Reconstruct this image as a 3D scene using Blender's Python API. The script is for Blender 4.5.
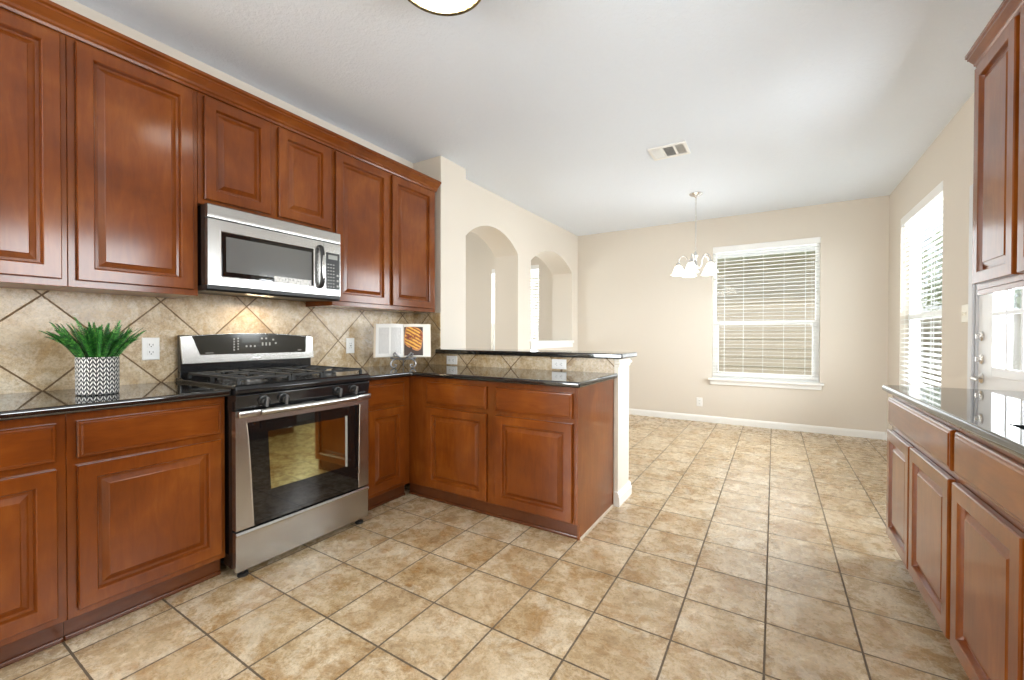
import bpy, bmesh, math, random
from mathutils import Vector, Matrix

random.seed(7)
for o in list(bpy.data.objects):
    bpy.data.objects.remove(o)
SC = bpy.context.scene
COL = SC.collection
PI = math.pi

# ------------------------------------------------------------------ camera
cam_data = bpy.data.cameras.new('camera')
cam_data.lens = 422.63 / 1024 * 36.0
cam_data.sensor_width = 36.0
cam_data.clip_start = 0.02
cam = bpy.data.objects.new('camera', cam_data)
COL.objects.link(cam)
cam.matrix_world = (Matrix.Translation((2.797, 0.0, 1.151)) @ Matrix.Rotation(0.5549, 4, 'Z')
                    @ Matrix.Rotation(PI / 2 - 0.0096, 4, 'X') @ Matrix.Rotation(0.0018, 4, 'Z'))
SC.camera = cam

# ------------------------------------------------------------------ view, world, daylight
SC.view_settings.view_transform = 'Standard'
SC.view_settings.look = 'None'
SC.view_settings.gamma = 1.0
SC.view_settings.use_curve_mapping = False
SC.view_settings.exposure = 0.20
SC.cycles.use_denoising = True
SC.cycles.max_bounces = 14
SC.cycles.diffuse_bounces = 8
SC.cycles.glossy_bounces = 6
SC.cycles.transmission_bounces = 8
SC.cycles.caustics_reflective = False
SC.cycles.caustics_refractive = False
SC.cycles.sample_clamp_indirect = 6.0

world = bpy.data.worlds.new('daylight_sky')
SC.world = world
world.use_nodes = True
wn = world.node_tree.nodes
wl = world.node_tree.links
sky = wn.new('ShaderNodeTexSky')
try:
    sky.sky_type = 'NISHITA'
    sky.sun_disc = False
    sky.sun_elevation = math.radians(52)
    sky.sun_rotation = math.radians(200)
except Exception:
    pass
wmix = wn.new('ShaderNodeMixRGB')
wmix.inputs[0].default_value = 0.75
wmix.inputs[2].default_value = (4.6, 4.9, 5.2, 1)      # thin bright overcast over the blue
wl.new(sky.outputs[0], wmix.inputs[1])
wl.new(wmix.outputs[0], wn['Background'].inputs[0])
wn['Background'].inputs[1].default_value = 0.14


def light(name, kind, loc, energy, color=(1, 1, 1), rot=(0, 0, 0), size=None, size_y=None, radius=None, angle=None, spread=None):
    d = bpy.data.lights.new(name, kind)
    d.energy = energy
    d.color = color
    if kind == 'AREA':
        d.shape = 'RECTANGLE'
        d.size = size
        d.size_y = size_y
        if spread:
            d.spread = math.radians(spread)
    if radius is not None:
        d.shadow_soft_size = radius
    if angle is not None:
        d.angle = angle
    o = bpy.data.objects.new(name, d)
    COL.objects.link(o)
    o.location = loc
    o.rotation_euler = rot
    return o


W_IN = (0.91, 0.97, 1.0)
UP = math.radians(100)      # beams tipped a little upward, as light off the ground outside is
light('sunlight', 'SUN', (6, -6, 9), 2.0, (1, 0.96, 0.9), (math.radians(38), 0, math.radians(-40)), angle=math.radians(2))
# daylight entering through the openings, plus added fill lamps (area light local -Z is the beam)
light('daylight_dining_window_inner', 'AREA', (3.80, 4.95, 1.45), 30, W_IN, (0, math.radians(70), 0), 1.5, 0.9, spread=115)
light('daylight_dining_window', 'AREA', (4.25, 5.06, 1.55), 60, W_IN, (0, math.radians(88), 0), 1.9, 1.5)
light('daylight_far_window', 'AREA', (2.68, 6.60, 1.55), 25, W_IN, (math.radians(-90), 0, 0), 1.4, 1.9)
light('daylight_glazed_door', 'AREA', (4.08, 3.30, 1.60), 62, W_IN, (0, math.radians(66), 0), 0.9, 0.6)
light('daylight_sink_window', 'AREA', (3.84, 1.30, 1.65), 27, W_IN, (0, math.radians(80), 0), 0.95, 1.1, spread=135)
light('added_fill_rear', 'AREA', (0.48, -4.35, 1.45), 62, W_IN, (math.radians(118), 0, 0), 0.7, 1.8)  # fill lamp added behind the viewer, at an unseen window
light('added_fill_rear_side', 'AREA', (0.03, -2.8, 1.45), 240, W_IN, (0, math.radians(-94), 0), 1.8, 2.3)  # added fill from an unseen side window, brightens sink side and ceiling
light('added_fill_side_room', 'AREA', (-2.2, 2.75, 1.45), 45, W_IN, (math.radians(90), 0, 0), 1.9, 1.8)  # fill lamp added to brighten the side room behind the arches
light('daylight_side_room_window', 'AREA', (-1.0, 6.60, 1.55), 130, W_IN, (math.radians(-90), 0, 0), 1.2, 1.9)

# ------------------------------------------------------------------ materials


class NT:
    """small helper around a node tree"""
    def __init__(s, name):
        s.m = bpy.data.materials.new(name)
        s.m.use_nodes = True
        s.n = s.m.node_tree.nodes
        s.l = s.m.node_tree.links
        s.b = s.n['Principled BSDF']

    def node(s, t, **kw):
        n = s.n.new(t)
        for k, v in kw.items():
            setattr(n, k, v)
        return n

    def link(s, a, b):
        s.l.new(a, b)

    def math(s, op, a, b=None, c=None):
        n = s.n.new('ShaderNodeMath')
        n.operation = op
        for i, v in enumerate((a, b, c)):
            if v is None:
                continue
            if isinstance(v, (int, float)):
                n.inputs[i].default_value = v
            else:
                s.l.new(v, n.inputs[i])
        return n.outputs[0]

    def ramp(s, fac, stops, interp='LINEAR'):
        n = s.n.new('ShaderNodeValToRGB')
        r = n.color_ramp
        r.interpolation = interp
        while len(r.elements) < len(stops):
            r.elements.new(0.5)
        for e, (p, c) in zip(r.elements, stops):
            e.position = p
            e.color = (c[0], c[1], c[2], 1)
        s.l.new(fac, n.inputs[0])
        return n.outputs[0]

    def mix(s, fac, a, b, mode='MIX'):
        n = s.n.new('ShaderNodeMixRGB')
        n.blend_type = mode
        for i, v in enumerate((fac, a, b)):
            if isinstance(v, (int, float)):
                n.inputs[i].default_value = v
            elif isinstance(v, tuple):
                n.inputs[i].default_value = (v[0], v[1], v[2], 1)
            else:
                s.l.new(v, n.inputs[i])
        return n.outputs[0]

    def pos(s):
        g = s.n.new('ShaderNodeNewGeometry')
        sp = s.n.new('ShaderNodeSeparateXYZ')
        s.l.new(g.outputs['Position'], sp.inputs[0])
        return g.outputs['Position'], sp.outputs[0], sp.outputs[1], sp.outputs[2]

    def objpos(s):
        g = s.n.new('ShaderNodeTexCoord')
        sp = s.n.new('ShaderNodeSeparateXYZ')
        s.l.new(g.outputs['Object'], sp.inputs[0])
        return g.outputs['Object'], sp.outputs[0], sp.outputs[1], sp.outputs[2]

    def comb(s, x, y, z):
        n = s.n.new('ShaderNodeCombineXYZ')
        for i, v in enumerate((x, y, z)):
            if isinstance(v, (int, float)):
                n.inputs[i].default_value = v
            else:
                s.l.new(v, n.inputs[i])
        return n.outputs[0]

    def noise(s, vec, scale, detail=4, rough=0.55, dist=0.0):
        n = s.n.new('ShaderNodeTexNoise')
        n.inputs['Scale'].default_value = scale
        n.inputs['Detail'].default_value = detail
        n.inputs['Roughness'].default_value = rough
        n.inputs['Distortion'].default_value = dist
        s.l.new(vec, n.inputs['Vector'])
        return n.outputs['Fac'], n.outputs['Color']

    def bump(s, h, strength=0.2, dist=0.002):
        n = s.n.new('ShaderNodeBump')
        n.inputs['Strength'].default_value = strength
        n.inputs['Distance'].default_value = dist
        s.l.new(h, n.inputs['Height'])
        s.l.new(n.outputs[0], s.b.inputs['Normal'])

    def set(s, **kw):
        names = dict(color='Base Color', rough='Roughness', metal='Metallic', spec='Specular IOR Level', ior='IOR',
                     coat='Coat Weight', coat_rough='Coat Roughness', trans='Transmission Weight',
                     emit='Emission Color', emit_s='Emission Strength', aniso='Anisotropic', sheen='Sheen Weight', alpha='Alpha',
                     sss='Subsurface Weight')
        for k, v in kw.items():
            i = s.b.inputs[names[k]]
            if isinstance(v, tuple):
                i.default_value = (v[0], v[1], v[2], 1)
            elif isinstance(v, (int, float)):
                i.default_value = v
            else:
                s.l.new(v, i)
        return s


def plain(name, color, rough=0.5, metal=0.0, spec=0.5, **kw):
    t = NT(name)
    t.set(color=color, rough=rough, metal=metal, spec=spec, **kw)
    return t.m


M = {}


def wood(name, dark, mid, light_, axis='z', rough=0.29):
    t = NT(name)
    p, x, y, z = t.pos()
    if axis == 'z':
        v = t.comb(t.math('MULTIPLY', x, 1.0), t.math('MULTIPLY', y, 1.0), t.math('MULTIPLY', z, 0.16))
    elif axis == 'y':
        v = t.comb(x, t.math('MULTIPLY', y, 0.16), z)
    else:
        v = t.comb(t.math('MULTIPLY', x, 0.16), y, z)
    f1, _ = t.noise(v, 26, 5, 0.6, 1.2)
    f2, _ = t.noise(v, 120, 3, 0.6, 0.3)
    f3, _ = t.noise(p, 3.0, 3, 0.5, 0.6)
    g = t.math('ADD', t.math('MULTIPLY', f1, 0.30), t.math('ADD', t.math('MULTIPLY', f2, 0.08), t.math('MULTIPLY', f3, 0.62)))
    c = t.ramp(g, [(0.30, dark), (0.50, mid), (0.70, light_)])
    t.set(color=c, rough=rough, spec=0.05, coat=0.8, coat_rough=0.14)
    return t.m


CH_D, CH_M, CH_L = (0.100, 0.022, 0.003), (0.165, 0.0395, 0.0045), (0.245, 0.071, 0.010)
M['wood'] = wood('cherry_wood', CH_D, CH_M, CH_L, 'z')
M['wood_y'] = wood('cherry_wood_level_grain', CH_D, CH_M, CH_L, 'y')
M['wood_x'] = wood('cherry_wood_cross_grain', CH_D, CH_M, CH_L, 'x')
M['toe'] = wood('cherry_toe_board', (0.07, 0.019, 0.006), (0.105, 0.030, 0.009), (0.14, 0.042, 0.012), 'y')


def paint(name, color, bump_scale, strength, rough=0.85):
    t = NT(name)
    p, x, y, z = t.pos()
    f, _ = t.noise(p, bump_scale, 3, 0.6, 0.4)
    f2, _ = t.noise(p, 2.0, 2, 0.5)
    c = t.mix(t.math('MULTIPLY', f2, 0.12), color, tuple(k * 0.9 for k in color))
    t.set(color=c, rough=rough, spec=0.25)
    t.bump(f, strength, 0.010)
    return t.m


M['wall'] = paint('beige_wall_paint', (0.690, 0.635, 0.560), 90, 0.10)
M['ceiling'] = paint('white_ceiling_paint', (0.79, 0.85, 0.94), 48, 0.5)
M['trim'] = plain('white_trim_paint', (0.84, 0.84, 0.82), 0.4)
M['shoe'] = plain('tan_shoe_trim_paint', (0.52, 0.43, 0.33), 0.5)
M['cream'] = plain('cream_post_paint', (0.80, 0.76, 0.68), 0.5)
M['white_vinyl'] = plain('white_vinyl', (0.86, 0.86, 0.85), 0.35)
M['door_white'] = plain('white_door_paint', (0.78, 0.79, 0.80), 0.35)
M['casing_grey'] = plain('grey_door_casing_paint', (0.62, 0.63, 0.65), 0.4)


def tile_floor():
    t = NT('floor_tile')
    p, x, y, z = t.pos()
    s = 0.3041
    u = t.math('DIVIDE', t.math('SUBTRACT', x, 1.863), s)
    v = t.math('DIVIDE', t.math('SUBTRACT', y, 1.364), s)
    return tile_common(t, p, u, v, 0.0125, floor=True)


def tile_common(t, p, u, v, g, floor):
    fu, fv = t.math('FRACT', u), t.math('FRACT', v)
    iu, iv = t.math('FLOOR', u), t.math('FLOOR', v)
    du = t.math('MINIMUM', fu, t.math('SUBTRACT', 1.0, fu))
    dv = t.math('MINIMUM', fv, t.math('SUBTRACT', 1.0, fv))
    d = t.math('MINIMUM', du, dv)
    # slightly wavering edge
    en, _ = t.noise(p, 60, 2, 0.5)
    d2 = t.math('ADD', d, t.math('MULTIPLY', t.math('SUBTRACT', en, 0.5), 0.008))
    mask = t.math('LESS_THAN', d2, g)
    wn_ = t.node('ShaderNodeTexWhiteNoise')
    wn_.noise_dimensions = '3D'
    t.link(t.comb(iu, iv, 3.0), wn_.inputs['Vector'])
    rnd, rcol = wn_.outputs['Value'], wn_.outputs['Color']
    off = t.node('ShaderNodeVectorMath')
    off.operation = 'MULTIPLY_ADD'
    t.link(rcol, off.inputs[0])
    off.inputs[1].default_value = (40, 40, 40)
    t.link(p, off.inputs[2])
    vec = off.outputs[0]
    n1, _ = t.noise(vec, 4.2, 9, 0.68, 0.7)
    n2, _ = t.noise(vec, 20.0, 9, 0.74, 0.4)
    n3, _ = t.noise(vec, 5.0, 9, 0.74, 0.9)
    n4, _ = t.noise(vec, 95.0, 6, 0.8, 0.3)
    n5, _ = t.noise(vec, 4.6, 8, 0.70, 0.8)
    a = t.math('ADD', t.math('MULTIPLY', n1, 0.6), t.math('MULTIPLY', n2, 0.4))
    if floor:
        base = t.ramp(a, [(0.36, (0.24, 0.135, 0.055)), (0.46, (0.43, 0.305, 0.165)), (0.54, (0.54, 0.415, 0.265)), (0.63, (0.68, 0.575, 0.42))])
        rust = (0.31, 0.165, 0.050)
        grout = (0.100, 0.070, 0.042)
    else:
        base = t.ramp(a, [(0.36, (0.30, 0.19, 0.09)), (0.46, (0.46, 0.335, 0.19)), (0.54, (0.56, 0.44, 0.285)), (0.63, (0.66, 0.57, 0.43))])
        rust = (0.40, 0.245, 0.085)
        grout = (0.15, 0.092, 0.045)
    patch = t.ramp(n3, [(0.50, (0, 0, 0)), (0.59, (1, 1, 1))])
    c = t.mix(t.math('MULTIPLY', patch, 0.66), base, rust)
    pale = t.ramp(n5, [(0.555, (0, 0, 0)), (0.585, (1, 1, 1))])
    c = t.mix(t.math('MULTIPLY', pale, 0.42), c, (0.64, 0.56, 0.43))
    c = t.mix(0.6, c, t.ramp(n4, [(0.36, (0.42, 0.36, 0.30)), (0.52, (1.0, 1.0, 1.0)), (0.66, (1.15, 1.15, 1.15))]), 'MULTIPLY')
    c = t.mix(t.math('MULTIPLY', t.math('ABSOLUTE', t.math('SUBTRACT', rnd, 0.4)), 0.3), c, (0.66, 0.55, 0.40))
    c = t.mix(mask, c, grout)
    rr = t.math('ADD', t.math('MULTIPLY', n2, 0.25), 0.15)
    rr = t.math('MAXIMUM', rr, t.math('MULTIPLY', mask, 0.9))
    t.set(color=c, rough=rr, spec=0.5)
    h = t.math('SUBTRACT', t.math('MULTIPLY', n2, 0.35), mask)
    t.bump(h, 0.35, 0.003)
    return t.m


def tile_splash(name, axis, a0, z0):
    t = NT(name)
    p, x, y, z = t.pos()
    w = x if axis == 'x' else y
    dg = 0.4325
    a = t.math('DIVIDE', t.math('SUBTRACT', w, a0), dg)
    b = t.math('DIVIDE', t.math('SUBTRACT', z, z0), dg)
    u = t.math('ADD', a, b)
    v = t.math('SUBTRACT', a, b)
    return tile_common(t, p, u, v, 0.012, floor=False)


M['floor'] = tile_floor()
M['splash'] = tile_splash('diagonal_wall_tile', 'y', 0.50, 1.33)
M['splash_x'] = tile_splash('diagonal_wall_tile_ledge', 'x', 0.62, 0.905)


def granite():
    t = NT('polished_black_granite')
    p, x, y, z = t.pos()
    f, _ = t.noise(p, 420, 2, 0.6)
    c = t.ramp(f, [(0.50, (0.006, 0.006, 0.006)), (0.66, (0.016, 0.016, 0.015)), (0.76, (0.06, 0.055, 0.045))])
    t.set(color=c, rough=0.04, ior=1.95)
    return t.m


M['granite'] = granite()


def steel(name, axis, base=(0.49, 0.48, 0.46), rough=0.27):
    t = NT(name)
    p, x, y, z = t.pos()
    k = dict(y=(300, 3, 300), z=(300, 300, 3))[axis]
    v = t.comb(t.math('MULTIPLY', x, k[0]), t.math('MULTIPLY', y, k[1]), t.math('MULTIPLY', z, k[2]))
    f, _ = t.noise(v, 1.0, 3, 0.6)
    c = t.mix(f, tuple(k * 0.97 for k in base), base)
    t.set(color=c, metal=1.0, rough=rough, aniso=0.5)
    return t.m


M['steel'] = steel('brushed_stainless_steel', 'y')
M['black_enamel'] = plain('black_enamel', (0.010, 0.010, 0.011), 0.12, spec=0.6)
M['black_plastic'] = plain('black_plastic', (0.015, 0.015, 0.016), 0.35)
M['black_glass'] = plain('black_oven_glass', (0.006, 0.006, 0.006), 0.03, spec=0.7)
M['inner_glass'] = plain('inner_oven_window', (0.46, 0.45, 0.24), 0.04, metal=1.0)
M['panel_glass'] = plain('grey_black_panel_glass', (0.022, 0.021, 0.017), 0.10, spec=0.6)
M['mw_glass'] = plain('microwave_window_screen', (0.125, 0.128, 0.128), 0.08, spec=0.8)
M['iron'] = plain('cast_iron', (0.014, 0.014, 0.014), 0.5)
M['grip'] = plain('grey_knob_grip', (0.11, 0.11, 0.115), 0.35)
M['wrought'] = plain('grey_wrought_metal', (0.30, 0.30, 0.31), 0.32, metal=0.9)
M['burner_metal'] = plain('dull_burner_metal', (0.16, 0.155, 0.15), 0.4, metal=1.0)
M['chrome'] = plain('satin_nickel', (0.66, 0.64, 0.62), 0.22, metal=1.0)
M['nickel'] = plain('polished_nickel_chandelier', (0.68, 0.67, 0.66), 0.25, metal=1.0)
M['brass'] = plain('pale_brass', (0.80, 0.70, 0.42), 0.22, metal=1.0)
M['plastic'] = plain('white_plastic', (0.82, 0.82, 0.81), 0.35)
M['almond'] = plain('ivory_plastic', (0.80, 0.77, 0.66), 0.4)
M['slot'] = plain('dark_slot', (0.03, 0.03, 0.03), 0.6)
M['mark'] = plain('pale_panel_print', (0.34, 0.34, 0.32), 0.5)
M['lcd'] = plain('grey_display', (0.30, 0.31, 0.29), 0.25)
M['dark_lcd'] = plain('dark_display', (0.035, 0.035, 0.03), 0.15)
M['vent_grey'] = plain('grey_vent_louvre', (0.42, 0.42, 0.42), 0.5)
M['vent_dark'] = plain('vent_cavity', (0.16, 0.16, 0.16), 0.7)
M['sink'] = plain('dark_sink_steel', (0.20, 0.21, 0.22), 0.3, metal=1.0)
M['soil'] = plain('dark_potting_filler', (0.03, 0.022, 0.014), 0.9)
M['cover'] = plain('pale_book_cover', (0.70, 0.60, 0.47), 0.5)


def emit(name, color, strength, base=(0.9, 0.9, 0.9)):
    t = NT(name)
    t.set(color=base, rough=0.3, emit=color, emit_s=strength)
    return t.m


M['dome'] = emit('lit_dome_glass', (1.0, 0.95, 0.86), 6.0)
M['shade'] = emit('lit_frosted_shade', (1.0, 0.96, 0.88), 5.0)


def glass():
    t = NT('clear_window_glass')
    tr = t.node('ShaderNodeBsdfTransparent')
    gl = t.node('ShaderNodeBsdfGlossy')
    gl.inputs['Roughness'].default_value = 0.02
    gm = t.node('ShaderNodeNewGeometry')
    dp = t.node('ShaderNodeVectorMath')
    dp.operation = 'DOT_PRODUCT'
    t.link(gm.outputs['Normal'], dp.inputs[0])
    t.link(gm.outputs['Incoming'], dp.inputs[1])
    cs = t.math('ABSOLUTE', dp.outputs['Value'])
    fr = t.math('ADD', t.math('MULTIPLY', t.math('POWER', t.math('SUBTRACT', 1.0, cs), 5.0), 0.4), 0.03)
    mx = t.node('ShaderNodeMixShader')
    t.link(fr, mx.inputs[0])
    t.link(tr.outputs[0], mx.inputs[1])
    t.link(gl.outputs[0], mx.inputs[2])
    t.link(mx.outputs[0], t.n['Material Output'].inputs['Surface'])
    return t.m


M['glass'] = glass()


def blind_mat():
    t = NT('white_blind_vinyl')
    df = t.node('ShaderNodeBsdfDiffuse')
    df.inputs['Color'].default_value = (0.86, 0.86, 0.84, 1)
    tl = t.node('ShaderNodeBsdfTranslucent')
    tl.inputs['Color'].default_value = (0.86, 0.87, 0.86, 1)
    mx = t.node('ShaderNodeMixShader')
    mx.inputs[0].default_value = 0.35
    t.link(df.outputs[0], mx.inputs[1])
    t.link(tl.outputs[0], mx.inputs[2])
    t.link(mx.outputs[0], t.n['Material Output'].inputs['Surface'])
    return t.m


M['blind'] = blind_mat()


def pot_mat():
    t = NT('chevron_ceramic')
    p, x, y, z = t.objpos()
    ang = t.math('ARCTAN2', y, x)
    u = t.math('MULTIPLY', ang, 21 / (2 * PI))
    f = t.math('FRACT', t.math('ADD', u, 40.0))
    tri = t.math('ABSOLUTE', t.math('SUBTRACT', f, 0.5))
    v = t.math('ADD', t.math('DIVIDE', z, 0.0185), t.math('MULTIPLY', tri, 2.1))
    fr = t.math('FRACT', t.math('ADD', v, 10.0))
    st = t.math('LESS_THAN', fr, 0.44)
    edge = t.math('MINIMUM', tri, t.math('SUBTRACT', 0.5, tri))
    gap = t.math('LESS_THAN', edge, 0.07)
    w = t.math('MULTIPLY', st, t.math('SUBTRACT', 1.0, gap))
    c = t.mix(w, (0.022, 0.024, 0.028), (0.80, 0.79, 0.76))
    t.set(color=c, rough=0.45)
    t.bump(w, 0.4, 0.002)
    return t.m


M['pot'] = pot_mat()


def leaf_mat():
    t = NT('fern_green')
    p, x, y, z = t.pos()
    f, _ = t.noise(p, 60, 3, 0.6)
    g = t.node('ShaderNodeNewGeometry')
    k = t.math('ADD', t.math('MULTIPLY', f, 0.7), t.math('MULTIPLY', g.outputs['Random Per Island'], 0.35))
    c = t.ramp(k, [(0.34, (0.005, 0.040, 0.008)), (0.56, (0.020, 0.150, 0.022)), (0.80, (0.11, 0.34, 0.05))])
    t.set(color=c, rough=0.4, spec=0.5)
    return t.m


M['leaf'] = leaf_mat()


def page_text():
    """pale page with two columns of small grey print"""
    t = NT('printed_page')
    p, x, y, z = t.objpos()           # x across the page, z up
    line = t.math('FRACT', t.math('DIVIDE', z, 0.0072))
    ln = t.math('LESS_THAN', line, 0.5)
    f, _ = t.noise(t.comb(t.math('MULTIPLY', x, 260.0), t.math('FLOOR', t.math('DIVIDE', z, 0.0072)), 0.0), 1.0, 2, 0.5)
    wds = t.math('GREATER_THAN', f, 0.42)
    ax = t.math('ABSOLUTE', t.math('SUBTRACT', x, -0.100))
    c1 = t.math('MULTIPLY', t.math('GREATER_THAN', ax, 0.006), t.math('LESS_THAN', ax, 0.084))
    c2 = t.math('MULTIPLY', t.math('GREATER_THAN', z, 0.024), t.math('LESS_THAN', z, 0.232))
    k = t.math('MULTIPLY', t.math('MULTIPLY', ln, wds), t.math('MULTIPLY', c1, c2))
    c = t.mix(t.math('MULTIPLY', k, 0.75), (0.80, 0.80, 0.79), (0.22, 0.22, 0.24))
    t.set(color=c, rough=0.6)
    return t.m


M['page_text'] = page_text()
M['page'] = plain('blank_page', (0.80, 0.77, 0.70), 0.6)
M['photo_dark'] = plain('printed_photo_dark', (0.055, 0.030, 0.022), 0.4)


def food_mat():
    t = NT('printed_grilled_food')
    p, x, y, z = t.objpos()
    d = t.math('ADD', t.math('MULTIPLY', x, 0.50), t.math('MULTIPLY', z, 0.86))
    n, _ = t.noise(p, 40, 4, 0.6)
    st = t.math('FRACT', t.math('ADD', t.math('DIVIDE', d, 0.024), t.math('MULTIPLY', n, 0.5)))
    c = t.ramp(st, [(0.0, (0.22, 0.05, 0.012)), (0.22, (0.30, 0.08, 0.015)), (0.38, (0.75, 0.34, 0.04)), (0.75, (0.84, 0.50, 0.09)), (0.95, (0.30, 0.08, 0.015))])
    n2, _ = t.noise(p, 16, 3, 0.6)
    c = t.mix(t.ramp(n2, [(0.52, (0, 0, 0)), (0.62, (1, 1, 1))]), c, (0.20, 0.022, 0.012))
    t.set(color=c, rough=0.4)
    return t.m


M['food'] = food_mat()
M['tray'] = plain('printed_tray_rim', (0.55, 0.22, 0.08), 0.4)


def sticker_mat():
    t = NT('printed_sticker')
    p, x, y, z = t.pos()
    f, _ = t.noise(t.comb(0.0, t.math('MULTIPLY', y, 150.0), t.math('MULTIPLY', z, 60.0)), 1.0, 2, 0.5)
    c = t.mix(t.ramp(f, [(0.52, (0, 0, 0)), (0.56, (1, 1, 1))]), (0.72, 0.72, 0.71), (0.30, 0.30, 0.30))
    t.set(color=c, rough=0.5)
    return t.m


M['sticker'] = sticker_mat()


def siding_mat():
    t = NT('tan_siding')
    p, x, y, z = t.pos()
    f, _ = t.noise(p, 9, 3, 0.6)
    c = t.mix(f, (0.60, 0.51, 0.41), (0.66, 0.57, 0.47))
    t.set(color=c, rough=0.8)
    return t.m


M['siding'] = siding_mat()
M['shingle'] = plain('grey_roof_shingle', (0.36, 0.37, 0.38), 0.9)
M['fence'] = wood('weathered_fence_wood', (0.40, 0.33, 0.26), (0.48, 0.41, 0.33), (0.56, 0.49, 0.41), 'z', 0.8)


def grass_mat():
    t = NT('lawn_grass')
    p, x, y, z = t.pos()
    f, _ = t.noise(p, 8, 5, 0.7)
    c = t.ramp(f, [(0.3, (0.10, 0.17, 0.04)), (0.7, (0.26, 0.34, 0.10))])
    t.set(color=c, rough=0.9)
    return t.m


M['grass'] = grass_mat()
M['tree_leaf'] = plain('tree_leaf', (0.30, 0.38, 0.18), 0.6)
M['bark'] = plain('tree_bark', (0.16, 0.12, 0.08), 0.9)

# ------------------------------------------------------------------ mesh building helpers
ORIGIN = {}


def thing(name, label, cat, loc=(0, 0, 0), group=None):
    o = bpy.data.objects.new(name, None)
    o.empty_display_size = 0.05
    COL.objects.link(o)
    o.location = loc
    o['label'] = label
    o['category'] = cat
    if group:
        o['group'] = group
    ORIGIN[o.name] = Vector(loc)
    return o


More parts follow.
